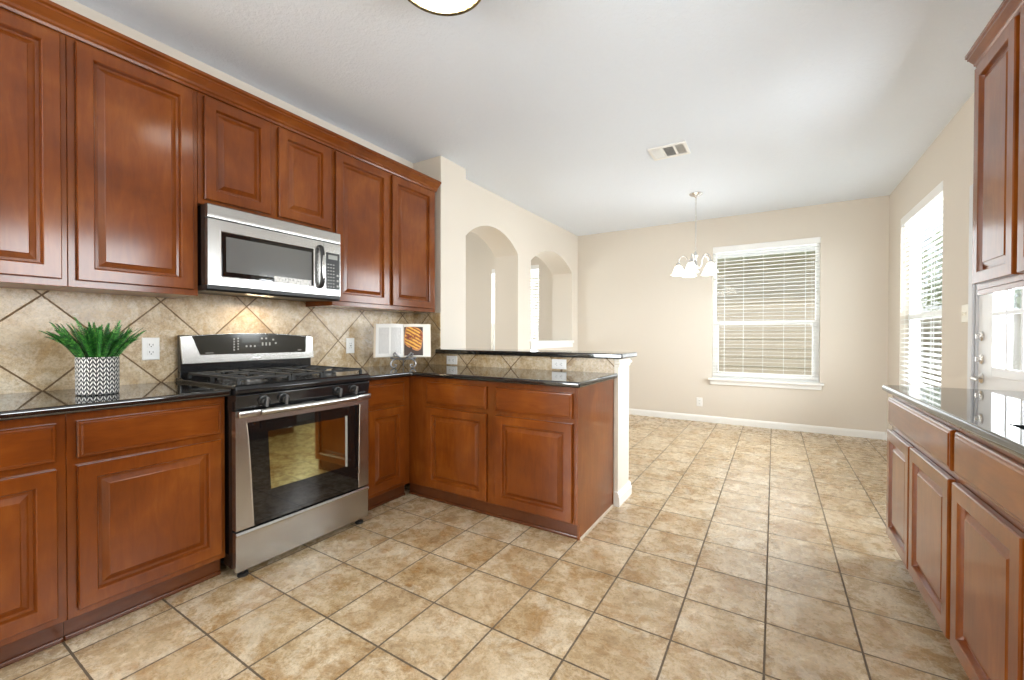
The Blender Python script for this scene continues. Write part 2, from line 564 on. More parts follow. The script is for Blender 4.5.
class MB:
    def __init__(s):
        s.bm = bmesh.new()

    def _merge(s, b, mtx=None):
        if mtx is not None:
            bmesh.ops.transform(b, matrix=mtx, verts=b.verts)
        me = bpy.data.meshes.new('tmp')
        b.to_mesh(me)
        b.free()
        s.bm.from_mesh(me)
        bpy.data.meshes.remove(me)

    def box(s, x0, x1, y0, y1, z0, z1, bev=0.0, seg=2, mtx=None):
        b = bmesh.new()
        bmesh.ops.create_cube(b, size=1.0)
        for v in b.verts:
            v.co = Vector(((x0 + x1) / 2 + v.co.x * (x1 - x0), (y0 + y1) / 2 + v.co.y * (y1 - y0), (z0 + z1) / 2 + v.co.z * (z1 - z0)))
        if bev > 0:
            bmesh.ops.bevel(b, geom=list(b.edges), offset=bev, segments=seg, profile=0.5, affect='EDGES')
        s._merge(b, mtx)
        return s

    def prism(s, pts, axis, a0, a1, bev=0.0, seg=2, mtx=None):
        """polygon in the two other axes (cyclic order) extruded along axis"""
        b = bmesh.new()

        def P(p, a):
            if axis == 'x':
                return (a, p[0], p[1])
            if axis == 'y':
                return (p[0], a, p[1])
            return (p[0], p[1], a)
        v0 = [b.verts.new(P(p, a0)) for p in pts]
        v1 = [b.verts.new(P(p, a1)) for p in pts]
        n = len(pts)
        b.faces.new(v0)
        b.faces.new(list(reversed(v1)))
        for i in range(n):
            b.faces.new((v0[i], v1[i], v1[(i + 1) % n], v0[(i + 1) % n]))
        bmesh.ops.recalc_face_normals(b, faces=b.faces)
        if bev > 0:
            bmesh.ops.bevel(b, geom=list(b.edges), offset=bev, segments=seg, profile=0.5, affect='EDGES')
        s._merge(b, mtx)
        return s

    def lathe(s, prof, center, seg=32, mtx=None, cap=True):
        b = bmesh.new()
        rings = []
        for r, z in prof:
            if r < 1e-6:
                rings.append([b.verts.new((0, 0, z))])
            else:
                rings.append([b.verts.new((r * math.cos(2 * PI * k / seg), r * math.sin(2 * PI * k / seg), z)) for k in range(seg)])
        for a, c in zip(rings, rings[1:]):
            if len(a) == 1 and len(c) == 1:
                continue
            for k in range(seg):
                k2 = (k + 1) % seg
                if len(a) == 1:
                    b.faces.new((a[0], c[k], c[k2]))
                elif len(c) == 1:
                    b.faces.new((a[k], c[0], a[k2]))
                else:
                    b.faces.new((a[k], c[k], c[k2], a[k2]))
        if cap:
            for r in (rings[0], rings[-1]):
                if len(r) > 1:
                    b.faces.new(r)
        bmesh.ops.recalc_face_normals(b, faces=b.faces)
        mt = Matrix.Translation(center)
        s._merge(b, mt @ mtx if mtx is not None else mt)
        return s

    def tube(s, pts, r, seg=10, closed=False):
        """round tube along points; r may be a list"""
        b = bmesh.new()
        pts = [Vector(p) for p in pts]
        n = len(pts)
        rr = r if isinstance(r, (list, tuple)) else [r] * n
        rings = []
        up = None
        for i, p in enumerate(pts):
            if closed:
                t = (pts[(i + 1) % n] - pts[i - 1]).normalized()
            else:
                t = (pts[min(i + 1, n - 1)] - pts[max(i - 1, 0)]).normalized()
            if up is None:
                up = Vector((0, 0, 1)) if abs(t.z) < 0.9 else Vector((1, 0, 0))
            a = t.cross(up)
            if a.length < 1e-5:
                a = t.cross(Vector((1, 0, 0.3)))
            a.normalize()
            c = a.cross(t).normalized()
            up = c
            rings.append([b.verts.new(p + rr[i] * (math.cos(2 * PI * k / seg) * a + math.sin(2 * PI * k / seg) * c)) for k in range(seg)])
        pairs = list(zip(rings, rings[1:]))
        if closed:
            pairs.append((rings[-1], rings[0]))
        for a, c in pairs:
            for k in range(seg):
                b.faces.new((a[k], a[(k + 1) % seg], c[(k + 1) % seg], c[k]))
        if not closed:
            b.faces.new(rings[0])
            b.faces.new(rings[-1])
        bmesh.ops.recalc_face_normals(b, faces=b.faces)
        s._merge(b)
        return s

    def loops(s, u0, u1, v0, v1, prof, P, caps=True):
        """nested rectangles (inset, height) -> a moulded panel; P(u, v, h) gives the point"""
        b = bmesh.new()
        rings = []
        for ins, h in prof:
            rings.append([b.verts.new(P(u, v, h)) for u, v in
                          ((u0 + ins, v0 + ins), (u1 - ins, v0 + ins), (u1 - ins, v1 - ins), (u0 + ins, v1 - ins))])
        if caps:
            b.faces.new(rings[0])
            b.faces.new(rings[-1])
        for a, c in zip(rings, rings[1:]):
            for k in range(4):
                b.faces.new((a[k], a[(k + 1) % 4], c[(k + 1) % 4], c[k]))
        bmesh.ops.recalc_face_normals(b, faces=b.faces)
        s._merge(b)
        return s

    def grid(s, pts2d):
        """rows of points -> quads"""
        b = bmesh.new()
        vs = [[b.verts.new(p) for p in row] for row in pts2d]
        for r0, r1 in zip(vs, vs[1:]):
            for k in range(len(r0) - 1):
                b.faces.new((r0[k], r0[k + 1], r1[k + 1], r1[k]))
        s._merge(b)
        return s

    def build(s, name, mat, parent=None, smooth=None, kind=None, origin=None):
        if parent is not None:
            org = ORIGIN[parent.name]
        elif origin is not None:
            org = Vector(origin)
        else:
            org = Vector((0, 0, 0))
        bmesh.ops.translate(s.bm, vec=-org, verts=s.bm.verts)
        me = bpy.data.meshes.new(name)
        if smooth is not None:
            for f in s.bm.faces:
                f.smooth = True
            for e in s.bm.edges:
                if len(e.link_faces) == 2:
                    e.smooth = e.calc_face_angle(0) < math.radians(smooth)
        s.bm.to_mesh(me)
        s.bm.free()
        me.materials.append(M[mat] if isinstance(mat, str) else mat)
        o = bpy.data.objects.new(name, me)
        COL.objects.link(o)
        if smooth is not None and smooth < 45:
            wm = o.modifiers.new('weighted_normals', 'WEIGHTED_NORMAL')
            wm.keep_sharp = True
            wm.weight = 80
        if parent is not None:
            o.parent = parent
            ORIGIN[o.name] = org
        else:
            o.location = org
            ORIGIN[o.name] = org
        if kind:
            o['kind'] = kind
        return o


def tag(o, label, cat, group=None):
    o['label'] = label
    o['category'] = cat
    if group:
        o['group'] = group
    return o


# ------------------------------------------------------------------ the room
H = 2.718
XR = 3.876       # right wall face
YF = 6.199       # far wall face
YS = 2.808       # face of the wall return and of the half wall
CT = 0.900       # countertop height


def wall_cells(u0, u1, holes, P, H=H):
    """solid wall panel with rectangular openings; P(ua, ub, za, zb) -> box args"""
    m = MB()
    us = sorted({u0, u1} | {h[0] for h in holes} | {h[1] for h in holes})
    for a, b in zip(us, us[1:]):
        zs = [(0, H)]
        for h in holes:
            if h[0] <= a and b <= h[1]:
                zs = [(0, h[2]), (h[3], H)]
        for za, zb in zs:
            if zb - za > 1e-4:
                m.box(*P(a, b, za, zb))
    return m


def struct(o):
    o['kind'] = 'structure'
    return o


struct(MB().box(-4.2, 4.05, -4.7, 6.36, -0.12, 0.0).build('floor', 'floor'))
struct(MB().box(-0.164, 4.05, -4.7, 6.36, H, H + 0.2).build('ceiling', 'ceiling'))
HS = 4.3         # the side room is taller
struct(MB().box(-4.2, -0.0, 2.6, 6.36, HS, HS + 0.2).build('ceiling_side_room', 'ceiling'))
struct(MB().box(-0.30, -0.1645, 2.66, 6.36, H, HS).build('wall_side_room_upper', 'wall'))
LW = (-4.0, -1.6, 0.5, 2.35)             # unseen window added behind the viewer to go with the fill lamp
struct(wall_cells(-4.5, YS, [LW], lambda a, b, z0, z1: (-0.14, 0.0, a, b, z0, z1)).build('wall_left', 'wall'))
lw = MB()
for k in range(3):
    yy = LW[0] + (LW[1] - LW[0]) * k / 2
    lw.box(-0.11, -0.05, max(yy - 0.03, LW[0] + 0.0005), min(yy + 0.03, LW[1] - 0.0005), LW[2] + 0.0005, LW[3] - 0.0005)
lw.box(-0.109, -0.051, LW[0] + 0.0305, LW[1] - 0.0305, LW[2] + 0.0005, LW[2] + 0.06).box(-0.109, -0.051, LW[0] + 0.0305, LW[1] - 0.0305, LW[3] - 0.06, LW[3] - 0.0005)
lwo = struct(lw.build('added_window_6', 'white_vinyl'))
MB().box(-0.082, -0.078, LW[0] + 0.03, LW[1] - 0.03, LW[2] + 0.05, LW[3] - 0.05).build('pane', 'glass', lwo)
struct(MB().box(-0.14, 0.325, YS, 3.159, 0, H).build('wall_corner', 'wall'))

# arched wall between the kitchen corner and the far wall
AX0, AX1 = -0.165, 0.170


def arch_wall():
    m = MB()

    def arch(y0, y1, spring, apex, n=26):
        c = (y0 + y1) / 2
        w = (y1 - y0) / 2
        rise = apex - spring
        R = (w * w + rise * rise) / (2 * rise)
        ys = [y0 + (y1 - y0) * k / n for k in range(n + 1)]
        zs = [spring - (R - rise) + math.sqrt(max(R * R - (y - c) ** 2, 0)) for y in ys]
        pts = list(zip(ys, zs))
        b = bmesh.new()
        for xa, flip in ((AX0, True), (AX1, False)):
            bot = [b.verts.new((xa, y, z)) for y, z in pts]
            top = [b.verts.new((xa, y, H)) for y, z in pts]
            for k in range(n):
                b.faces.new((bot[k], bot[k + 1], top[k + 1], top[k]))
            if flip:
                bl = bot
            else:
                for k in range(n):
                    b.faces.new((bl[k], bl[k + 1], bot[k + 1], bot[k]))
        bmesh.ops.recalc_face_normals(b, faces=b.faces)
        m._merge(b)
    m.box(AX0, AX1, 3.159, 3.33, 0, H)
    arch(3.33, 4.372, 2.13, 2.345)
    m.box(AX0, AX1, 4.372, 4.69, 0, H)
    arch(4.69, 5.972, 2.11, 2.325)
    m.box(AX0, AX1, 4.69, 5.972, 0, 1.045)
    m.box(AX0, AX1, 5.972, YF, 0, H)
    return m.build('wall_arched', 'wall', smooth=30)


struct(arch_wall())
# pass-through sill in the second arch
sill = MB().box(AX0 - 0.02, AX1 + 0.03, 4.66, 6.00, 1.047, 1.085, 0.006).build('trim_1', 'trim', smooth=40)
struct(sill)
MB().box(AX1 + 0.001, AX1 + 0.016, 4.68, 5.985, 0.985, 1.046, 0.004).build('apron', 'trim', sill, smooth=40)

# far wall, shared with the side room
FW = (2.095, 3.262, 0.598, 2.335)        # far window opening x0 x1 z0 z1
SW = (-1.475, -0.525, 0.62, 2.335)       # side-room window
struct(wall_cells(AX0, XR + 0.14, [FW], lambda a, b, z0, z1: (a, b, YF, YF + 0.15, z0, z1)).build('wall_far', 'wall'))
struct(wall_cells(-4.0, AX0 - 0.0002, [SW], lambda a, b, z0, z1: (a, b, YF, YF + 0.15, z0, z1), HS).build('wall_far_side_room', 'wall'))
# right wall
RW = (4.437, 5.690, 0.62, 2.335)         # dining side window y0 y1 z0 z1
RD = (2.905, 3.830, 0.0, 2.06)           # door opening
KW = (0.75, 1.90, 1.12, 2.10)            # window over the sink
struct(wall_cells(-4.5, YF, [RW, RD, KW], lambda a, b, z0, z1: (XR, XR + 0.15, a, b, z0, z1)).build('wall_right', 'wall'))
# rear of the room, behind the viewer, with a window added for fill light
BW = (0.10, 0.86, 0.5, 2.35)
struct(wall_cells(-0.14, XR + 0.14, [BW], lambda a, b, z0, z1: (a, b, -4.65, -4.5, z0, z1)).build('wall_rear', 'wall'))
# side room seen through the arches
struct(MB().box(-4.15, -4.0, 2.66, YF, 0, HS).build('wall_side_room', 'wall'))
struct(wall_cells(-4.0, -0.141, [(-3.2, -1.2, 0.5, 2.35)], lambda a, b, z0, z1: (a, b, 2.66, YS, z0, z1), HS).build('wall_side_room_end', 'wall'))  # unseen opening added to go with the side-room fill lamp

# half wall carrying the raised ledge, faced with tile, cream end post
struct(MB().box(0.326, 1.89, YS + 0.012, 3.05, 0, 0.997).build('wall_peninsula', 'cream'))
pp = struct(MB().box(1.8905, 1.904, YS - 0.002, 3.060, 0.0, 0.9965, 0.003).box(1.877, 1.8905, YS - 0.006, YS + 0.0115, 0.0, 0.9965).build('trim_2', 'cream', smooth=40))
MB().prism([(1.880, 0), (1.921, 0), (1.921, 0.058), (1.916, 0.066), (1.914, 0.084), (1.906, 0.095), (1.880, 0.095)], 'y', YS - 0.020, 3.076).build('post_base', 'trim', pp, smooth=20)
MB().box(1.880, 1.911, YS - 0.008, 3.068, 0.940, 0.958, 0.004).box(1.880, 1.921, YS - 0.016, 3.078, 0.958, 0.978, 0.006).box(1.880, 1.913, YS - 0.010, 3.070, 0.978, 0.998, 0.004).build('post_cap', 'cream', pp, smooth=40)


# baseboards
def baseboard(name, axis, a0, a1, f, sgn):
    prof = [(0, 0), (0.014, 0), (0.014, 0.058), (0.010, 0.070), (0.006, 0.082), (0, 0.085)]
    pts = [(f + sgn * (d + 0.0005), z) for d, z in prof]
    if axis == 'x':                     # runs along x, profile in (y, z)
        m = MB()
        b = MB().prism(pts, 'x', a0, a1)
    else:
        b = MB().prism(pts, 'y', a0, a1)
    return struct(b.build(name, 'trim', smooth=20))


baseboard('baseboard_far', 'x', AX1 + 0.02, XR - 0.016, YF, -1)
baseboard('baseboard_right', 'y', 3.93, YF, XR, -1)
baseboard('baseboard_arched', 'y', 4.38, YF - 0.016, AX1, 1)

# tiled backsplashes
struct(MB().box(0.0005, 0.010, 0.0, YS - 0.001, CT - 0.035, 1.410).build('wall_tile_left', 'splash'))
struct(MB().box(0.011, 0.324, YS - 0.010, YS - 0.0005, CT - 0.035, 1.353).box(0.324, 1.8765, YS - 0.010, YS + 0.011, CT - 0.035, 0.997).build('wall_tile_peninsula', 'splash_x'))


# ------------------------------------------------------------------ windows
def window(name, wall, w, sgn, rail_z=None, sill=True):
    """single-hung vinyl window. wall='y' (opening in a wall facing -y, at YF) or 'x' (wall facing -x, at XR)"""
    a0, a1, z0, z1 = w

    def B(m, ua, ub, d0, d1, za, zb, bev=0.004):
        if wall == 'y':
            m.box(ua, ub, YF + d0, YF + d1, za, zb, bev)
        else:
            m.box(XR + d0, XR + d1, ua, ub, za, zb, bev)
        return m
    fw = 0.042
    mz = (z0 + z1) / 2 - 0.13 if rail_z is None else rail_z
    f = MB()
    e = 0.0005
    B(f, a0 + e, a0 + fw, 0.062, 0.122, z0 + e, z1 - e)
    B(f, a1 - fw, a1 - e, 0.062, 0.122, z0 + e, z1 - e)
    B(f, a0 + fw, a1 - fw, 0.062, 0.122, z1 - fw, z1 - e)
    B(f, a0 + fw, a1 - fw, 0.062, 0.122, z0 + e, z0 + fw)
    root = struct(f.build(name, 'white_vinyl', smooth=40))
    mr = B(MB(), a0 + fw, a1 - fw, 0.052, 0.110, mz - 0.026, mz + 0.026)
    mr.build('meeting_rail', 'white_vinyl', root, smooth=40)
    sh = MB()
    B(sh, a0 + fw, a0 + fw + 0.03, 0.060, 0.100, z0 + fw, mz - 0.026)
    B(sh, a1 - fw - 0.03, a1 - fw, 0.060, 0.100, z0 + fw, mz - 0.026)
    B(sh, a0 + fw + 0.03, a1 - fw - 0.03, 0.060, 0.100, z0 + fw, z0 + fw + 0.035)
    sh.build('lower_sash', 'white_vinyl', root, smooth=40)
    g = B(MB(), a0 + fw, a1 - fw, 0.086, 0.090, z0 + fw, mz - 0.027, 0)
    g.build('lower_pane', 'glass', root)
    g = B(MB(), a0 + fw, a1 - fw, 0.100, 0.104, mz + 0.027, z1 - fw, 0)
    g.build('upper_pane', 'glass', root)
    if sill:
        s_ = MB()
        B(s_, a0 - 0.04, a1 + 0.04, -0.052, -0.0005, z0 - 0.030, z0 - 0.002, 0.006)
        B(s_, a0 + 0.0005, a1 - 0.0005, -0.0005, 0.060, z0 + 0.0003, z0 + 0.004, 0)
        s_.build('sill', 'trim', root, smooth=40)
        B(MB(), a0 - 0.02, a1 + 0.02, -0.020, -0.0005, z0 - 0.085, z0 - 0.031, 0.004).build('apron', 'trim', root, smooth=40)
    return root


window('window_1', 'y', FW, -1, 1.325)
window('window_2', 'x', RW, -1, 1.34)
window('window_3', 'y', SW, -1, 1.325)
window('window_4', 'x', KW, -1, sill=False)
# frame of the added rear window (behind the viewer)
rw = MB()
for k in range(2):
    xx = BW[0] + (BW[1] - BW[0]) * k
    rw.box(max(xx - 0.03, BW[0] + 0.0005), min(xx + 0.03, BW[1] - 0.0005), -4.62, -4.56, BW[2] + 0.0005, BW[3] - 0.0005)
rw.box(BW[0] + 0.0005, BW[1] - 0.0005, -4.62, -4.56, BW[2] + 0.0005, BW[2] + 0.06).box(BW[0] + 0.0005, BW[1] - 0.0005, -4.62, -4.56, BW[3] - 0.06, BW[3] - 0.0005)
rwo = struct(rw.build('added_window_5', 'white_vinyl'))
MB().box(BW[0] + 0.03, BW[1] - 0.03, -4.592, -4.588, BW[2] + 0.05, BW[3] - 0.05).build('pane', 'glass', rwo)


def blind(label, wall, w, tilt, pitch, cords, lo=None):
    a0, a1, z0, z1 = w
    a0 += 0.012
    a1 -= 0.012
    base = ((a0 + a1) / 2, YF + 0.02, z0) if wall == 'y' else (XR + 0.02, (a0 + a1) / 2, z0)
    r = thing('window_blind', label, 'blind', base)

    def B(m, ua, ub, d0, d1, za, zb, bev=0.0):
        if wall == 'y':
            m.box(ua, ub, YF + d0, YF + d1, za, zb, bev)
        else:
            m.box(XR + d0, XR + d1, ua, ub, za, zb, bev)
        return m
    B(MB(), a0 - 0.010, a1 + 0.010, -0.004, 0.045, z1 - 0.078, z1 - 0.002, 0.004).build('headrail', 'white_vinyl', r, smooth=40)
    zb = z0 + 0.03 if lo is None else lo
    m = MB()
    z = z1 - 0.105
    D = 0.026                                  # slat depth centre
    while z > zb + 0.04:
        pts = []
        for k in range(5):
            q = -1 + 2 * k / 4
            dd = q * 0.025 * math.cos(tilt)
            zz = q * 0.025 * math.sin(tilt) + 0.0022 * (1 - q * q)
            pts.append((D + dd, z + zz))
        th = 0.0014
        poly = pts + [(d, h - th) for d, h in reversed(pts)]
        if wall == 'y':
            m.prism([(YF + d, h) for d, h in poly], 'x', a0, a1)
        else:
            m.prism([(XR + d, h) for d, h in poly], 'y', a0, a1)
        z -= pitch
    m.build('slats', 'blind', r, smooth=35)
    B(MB(), a0, a1, 0.006, 0.046, zb + 0.004, zb + 0.024, 0.004).build('bottom_rail', 'white_vinyl', r, smooth=40)
    c = MB()
    for k in range(cords):
        u = a0 + (a1 - a0) * (k + 0.6) / (cords + 0.2)
        for d in (0.0005, 0.0515):
            B(c, u - 0.0022, u + 0.0022, d - 0.0007, d + 0.0007, zb + 0.024, z1 - 0.08)
    c.build('ladder_cord', 'white_vinyl', r)
    u = a1 - 0.07
    cd = MB()
    for q in (-0.006, 0.008):
        if wall == 'y':
            cd.tube([(u + q, YF - 0.006, z1 - 0.08), (u + q, YF - 0.006, 1.30 - q * 3)], 0.0014, 6)
            cd.lathe([(0.002, 0.0), (0.006, -0.006), (0.007, -0.03), (0.004, -0.036), (0, -0.036)], (u + q, YF - 0.006, 1.30 - q * 3), 10)
        else:
            cd.tube([(XR - 0.006, u + q, z1 - 0.08), (XR - 0.006, u + q, 1.45 - q * 3)], 0.0014, 6)
            cd.lathe([(0.002, 0.0), (0.006, -0.006), (0.007, -0.03), (0.004, -0.036), (0, -0.036)], (XR - 0.006, u + q, 1.45 - q * 3), 10)
    cd.build('pull_cord', 'white_vinyl', r, smooth=40)
    return r


blind('white horizontal-slat blind in the wide window behind the chandelier', 'y', FW, math.radians(-4), 0.0455, 5)
blind('tall white slat blind in the side window by the glazed door', 'x', RW, math.radians(12), 0.0455, 4)
blind('narrow white slat blind glimpsed through the half-height arch', 'y', SW, math.radians(-12), 0.0455, 4)


# ------------------------------------------------------------------ exterior door
def make_door():
    y0, y1 = 2.935, 3.796
    x0, x1 = XR + 0.012, XR + 0.056
    # slab with a glazed opening
    gy0, gy1, gz0, gz1 = 3.03, 3.585, 0.955, 1.925
    m = MB()
    m.box(x0, x1, y0, gy0, 0.012, 2.03).box(x0, x1, gy1, y1, 0.012, 2.03)
    m.box(x0, x1, gy0, gy1, 0.012, gz0).box(x0, x1, gy0, gy1, gz1, 2.03)
    d = struct(m.build('door_1', 'door_white'))
    # raised glazing surround
    s_ = MB()
    for (ya, yb, za, zb) in ((gy0 - 0.035, gy0 + 0.02, gz0 - 0.035, gz1 + 0.035), (gy1 - 0.02, gy1 + 0.035, gz0 - 0.035, gz1 + 0.035),
                             (gy0 + 0.02, gy1 - 0.02, gz0 - 0.035, gz0 + 0.02), (gy0 + 0.02, gy1 - 0.02, gz1 - 0.02, gz1 + 0.035)):
        s_.box(x0 - 0.012, x0 - 0.0003, ya, yb, za, zb, 0.004)
    s_.build('glazing_frame', 'door_white', d, smooth=40)
    mu = MB()
    for k in (1, 2):
        yy = gy0 + 0.02 + (gy1 - gy0 - 0.04) * k / 3
        mu.box(x0 - 0.010, x0 + 0.012, yy - 0.011, yy + 0.011, gz0 + 0.02, gz1 - 0.02, 0.003)
        zz = gz0 + 0.02 + (gz1 - gz0 - 0.04) * k / 3
        mu.box(x0 - 0.0095, x0 + 0.0115, gy0 + 0.02, gy1 - 0.02, zz - 0.011, zz + 0.011, 0.003)
    mu.build('muntins', 'door_white', d, smooth=40)
    MB().box(x0 + 0.014, x0 + 0.018, gy0, gy1, gz0, gz1).build('pane', 'glass', d)
    # lower moulded panels
    for (ya, yb) in ((3.03, 3.33), (3.40, 3.70)):
        MB().loops(ya, yb, 0.16, 0.78, [(0, 0.0005), (0.006, 0.008), (0.02, 0.008), (0.03, 0.002), (0.05, 0.007)], lambda u, v, h: (x0 - h, u, v)).build('door_panel', 'door_white', d, smooth=20)
    # hardware
    rx = Matrix.Rotation(-PI / 2, 4, 'Y')
    for zz in (1.155, 1.012):
        db = MB().lathe([(0.030, 0), (0.030, 0.006), (0.022, 0.012), (0, 0.012)], (x0 - 0.0005, 3.735, zz), 24, rx)
        db = db.build('deadbolt', 'chrome', d, smooth=40)
        MB().box(x0 - 0.032, x0 - 0.013, 3.730, 3.740, zz - 0.016, zz + 0.016, 0.003).build('thumb_turn', 'chrome', db, smooth=40)
    zz = 0.895
    lv = MB().lathe([(0.032, 0), (0.032, 0.005), (0.020, 0.014), (0.012, 0.02), (0.011, 0.045), (0, 0.047)], (x0 - 0.0005, 3.735, zz), 24, rx)
    lv.tube([(x0 - 0.045, 3.735, zz), (x0 - 0.050, 3.715, zz + 0.001), (x0 - 0.052, 3.68, zz - 0.001), (x0 - 0.050, 3.63, zz - 0.004)], [0.010, 0.010, 0.009, 0.007])
    lv.build('lever_handle', 'chrome', d, smooth=50)
    return d


make_door()
# casing + jamb of the door
c = MB()
c.box(XR - 0.016, XR - 0.0005, 3.812, 3.872, 0, 2.12, 0.004)
c.box(XR - 0.016, XR - 0.0005, 2.885, 2.930, 0.945, 2.12, 0.004)
c.box(XR - 0.016, XR - 0.0005, 2.918, 3.812, 2.062, 2.12, 0.004)
c.box(XR + 0.0005, XR + 0.145, 3.800, 3.829, 0, 2.058)
c.box(XR + 0.0005, XR + 0.145, 2.906, 2.931, 0, 2.058)
c.box(XR + 0.0005, XR + 0.145, 2.931, 3.800, 2.034, 2.058)
struct(c.build('trim_3', 'casing_grey', smooth=40))


# ------------------------------------------------------------------ cabinets
DOOR = [(0.006, 0.0), (0.006, 0.0025), (0, 0.0030), (0, 0.018), (0.003, 0.022), (0.050, 0.022), (0.053, 0.020), (0.055, 0.013), (0.058, 0.0045), (0.068, 0.0040), (0.071, 0.0055), (0.087, 0.0125), (0.090, 0.0150)]
DRAW = [(0.006, 0), (0.006, 0.0025), (0, 0.003), (0, 0.013), (0.004, 0.0165), (0.010, 0.017), (0.015, 0.020)]


def PL(x):
    return lambda u, v, h: (x + h, u, v)          # faces +x, u = y


def PR(x):
    return lambda u, v, h: (x - h, u, v)          # faces -x, u = y


def PN(y):
    return lambda u, v, h: (u, y - h, v)          # faces -y, u = x


def cab_front(root, P, doors, drawers, dmat, wmat='wood'):
    for (a, b, z0, z1) in doors:
        MB().loops(a, b, z0, z1, DOOR, P).build('door', wmat, root)
    for (a, b, z0, z1) in drawers:
        MB().loops(a, b, z0, z1, DRAW, P).build('drawer', dmat, root)


FX = 0.581      # face-frame plane of the left base run
# base run on the range wall
for (ya, yb, doors, label) in (
        (0.0, 0.4545, [(0.025, 0.4285)], 'cherry base cabinet with drawer, standing below the potted fern'),
        (0.4555, 0.985, [(0.482, 0.9635)], 'cherry base cabinet with wide drawer, adjoining the stove between it and the fern'),
        (1.7575, 2.183, [(1.806, 2.120)], 'narrow cherry base cabinet between the stove and the inside corner')):
    r = thing('base_cabinet', label, 'cabinet', (0.3, (ya + yb) / 2, 0), 'cherry base cabinets along the stove wall')
    MB().box(0.012, FX, ya, yb, 0.095, CT - 0.034, 0.0015, 1).build('carcass', 'wood', r)
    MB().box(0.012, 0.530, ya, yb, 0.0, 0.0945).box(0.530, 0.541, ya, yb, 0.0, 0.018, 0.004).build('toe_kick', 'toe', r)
    z_hi = 0.830
    cab_front(r, PL(FX), [(a, b, 0.125, 0.663) for a, b in doors], [(a, b, 0.692, z_hi) for a, b in doors], 'wood_y')

# peninsula cabinet
PY = 2.185
r = thing('base_cabinet', 'two-door cherry peninsula cabinet below the raised black ledge', 'cabinet', (1.2, 2.5, 0), 'cherry base cabinets along the stove wall')
MB().box(0.601, 1.858, PY, 2.797, 0.095, CT - 0.034, 0.0015, 1).build('carcass', 'wood', r)
MB().box(0.542, 0.600, PY + 0.003, 2.797, 0.095, CT - 0.034).build('corner_filler', 'wood', r)
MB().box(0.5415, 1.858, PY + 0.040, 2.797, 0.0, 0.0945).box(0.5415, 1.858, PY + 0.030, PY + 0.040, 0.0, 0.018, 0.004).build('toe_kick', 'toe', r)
MB().prism([(PY - 0.0, CT - 0.034), (2.797, CT - 0.034), (2.797, 0.0), (PY + 0.030, 0.0), (PY + 0.030, 0.085), (PY - 0.0, 0.095)], 'x', 1.859, 1.875).build('end_panel', 'wood', r)
MB().prism([(1.8755, 0), (1.884, 0), (1.882, 0.010), (1.8755, 0.014)], 'y', PY + 0.03, 2.785).build('shoe_molding', 'shoe', r)
cab_front(r, PN(PY), [(0.752, 1.262, 0.108, 0.660), (1.330, 1.846, 0.108, 0.660)],
          [(0.752, 1.262, 0.688, 0.832), (1.330, 1.846, 0.688, 0.832)], 'wood_x')

# upper run
UX = 0.311
uppers = (
    (0.06, 0.5195, 1.352, [(0.095, 0.500)], 'tall cherry wall cabinet hanging over the potted fern'),
    (0.5205, 0.985, 1.352, [(0.545, 0.961)], 'tall single-door cherry wall cabinet hanging beside the steel microwave, over the outlet'),
    (0.986, 1.752, 1.822, [(1.011, 1.341), (1.390, 1.728)], 'short two-door cherry wall cabinet hanging directly over the steel microwave'),
    (1.753, 2.750, 1.352, [(1.770, 2.224), (2.258, 2.712)], 'tall two-door cherry wall cabinet in the corner above the cookbook'))
for ya, yb, zb, doors, label in uppers:
    r = thing('wall_cabinet', label, 'cabinet', (0.15, (ya + yb) / 2, zb), 'cherry wall cabinets over the stove wall')
    MB().box(0.011, UX, ya, yb, zb, 2.425, 0.0015, 1).build('carcass', 'wood', r)
    d0 = 1.381 if zb < 1.5 else 1.848
    cab_front(r, PL(UX), [(a, b, d0, 2.372) for a, b in doors], [], 'wood')


def crown(prof, fx, sgn, y0, y1, xw, ret):
    """moulding along y with a return at the y1 end; prof = (out, z)"""
    b = bmesh.new()
    rows = []
    for out, z in prof:
        rows.append([b.verts.new((fx + sgn * out, y0, z)), b.verts.new((fx + sgn * out, y1 + out * ret, z)), b.verts.new((xw, y1 + out * ret, z))])
    for r0, r1 in zip(rows, rows[1:] + rows[:1]):
        for k in range(2):
            b.faces.new((r0[k], r0[k + 1], r1[k + 1], r1[k]))
    b.faces.new([r_[0] for r_ in rows])
    b.faces.new([r_[2] for r_ in rows])
    bmesh.ops.recalc_face_normals(b, faces=b.faces)
    m = MB()
    m._merge(b)
    return m


CR = [(0.001, 2.385), (0.010, 2.385), (0.013, 2.396), (0.020, 2.402), (0.022, 2.412), (0.040, 2.436), (0.046, 2.440), (0.046, 2.448), (0.055, 2.454), (0.055, 2.468), (0.001, 2.468)]
cm = crown(CR, UX + 0.001, 1, 0.06, 2.751, 0.011, 0.3).build('crown_molding', 'wood_y', origin=(0.3, 1.4, 2.385), smooth=25)
tag(cm, 'long cherry crown molding capping the cabinets above the stove wall', 'molding')

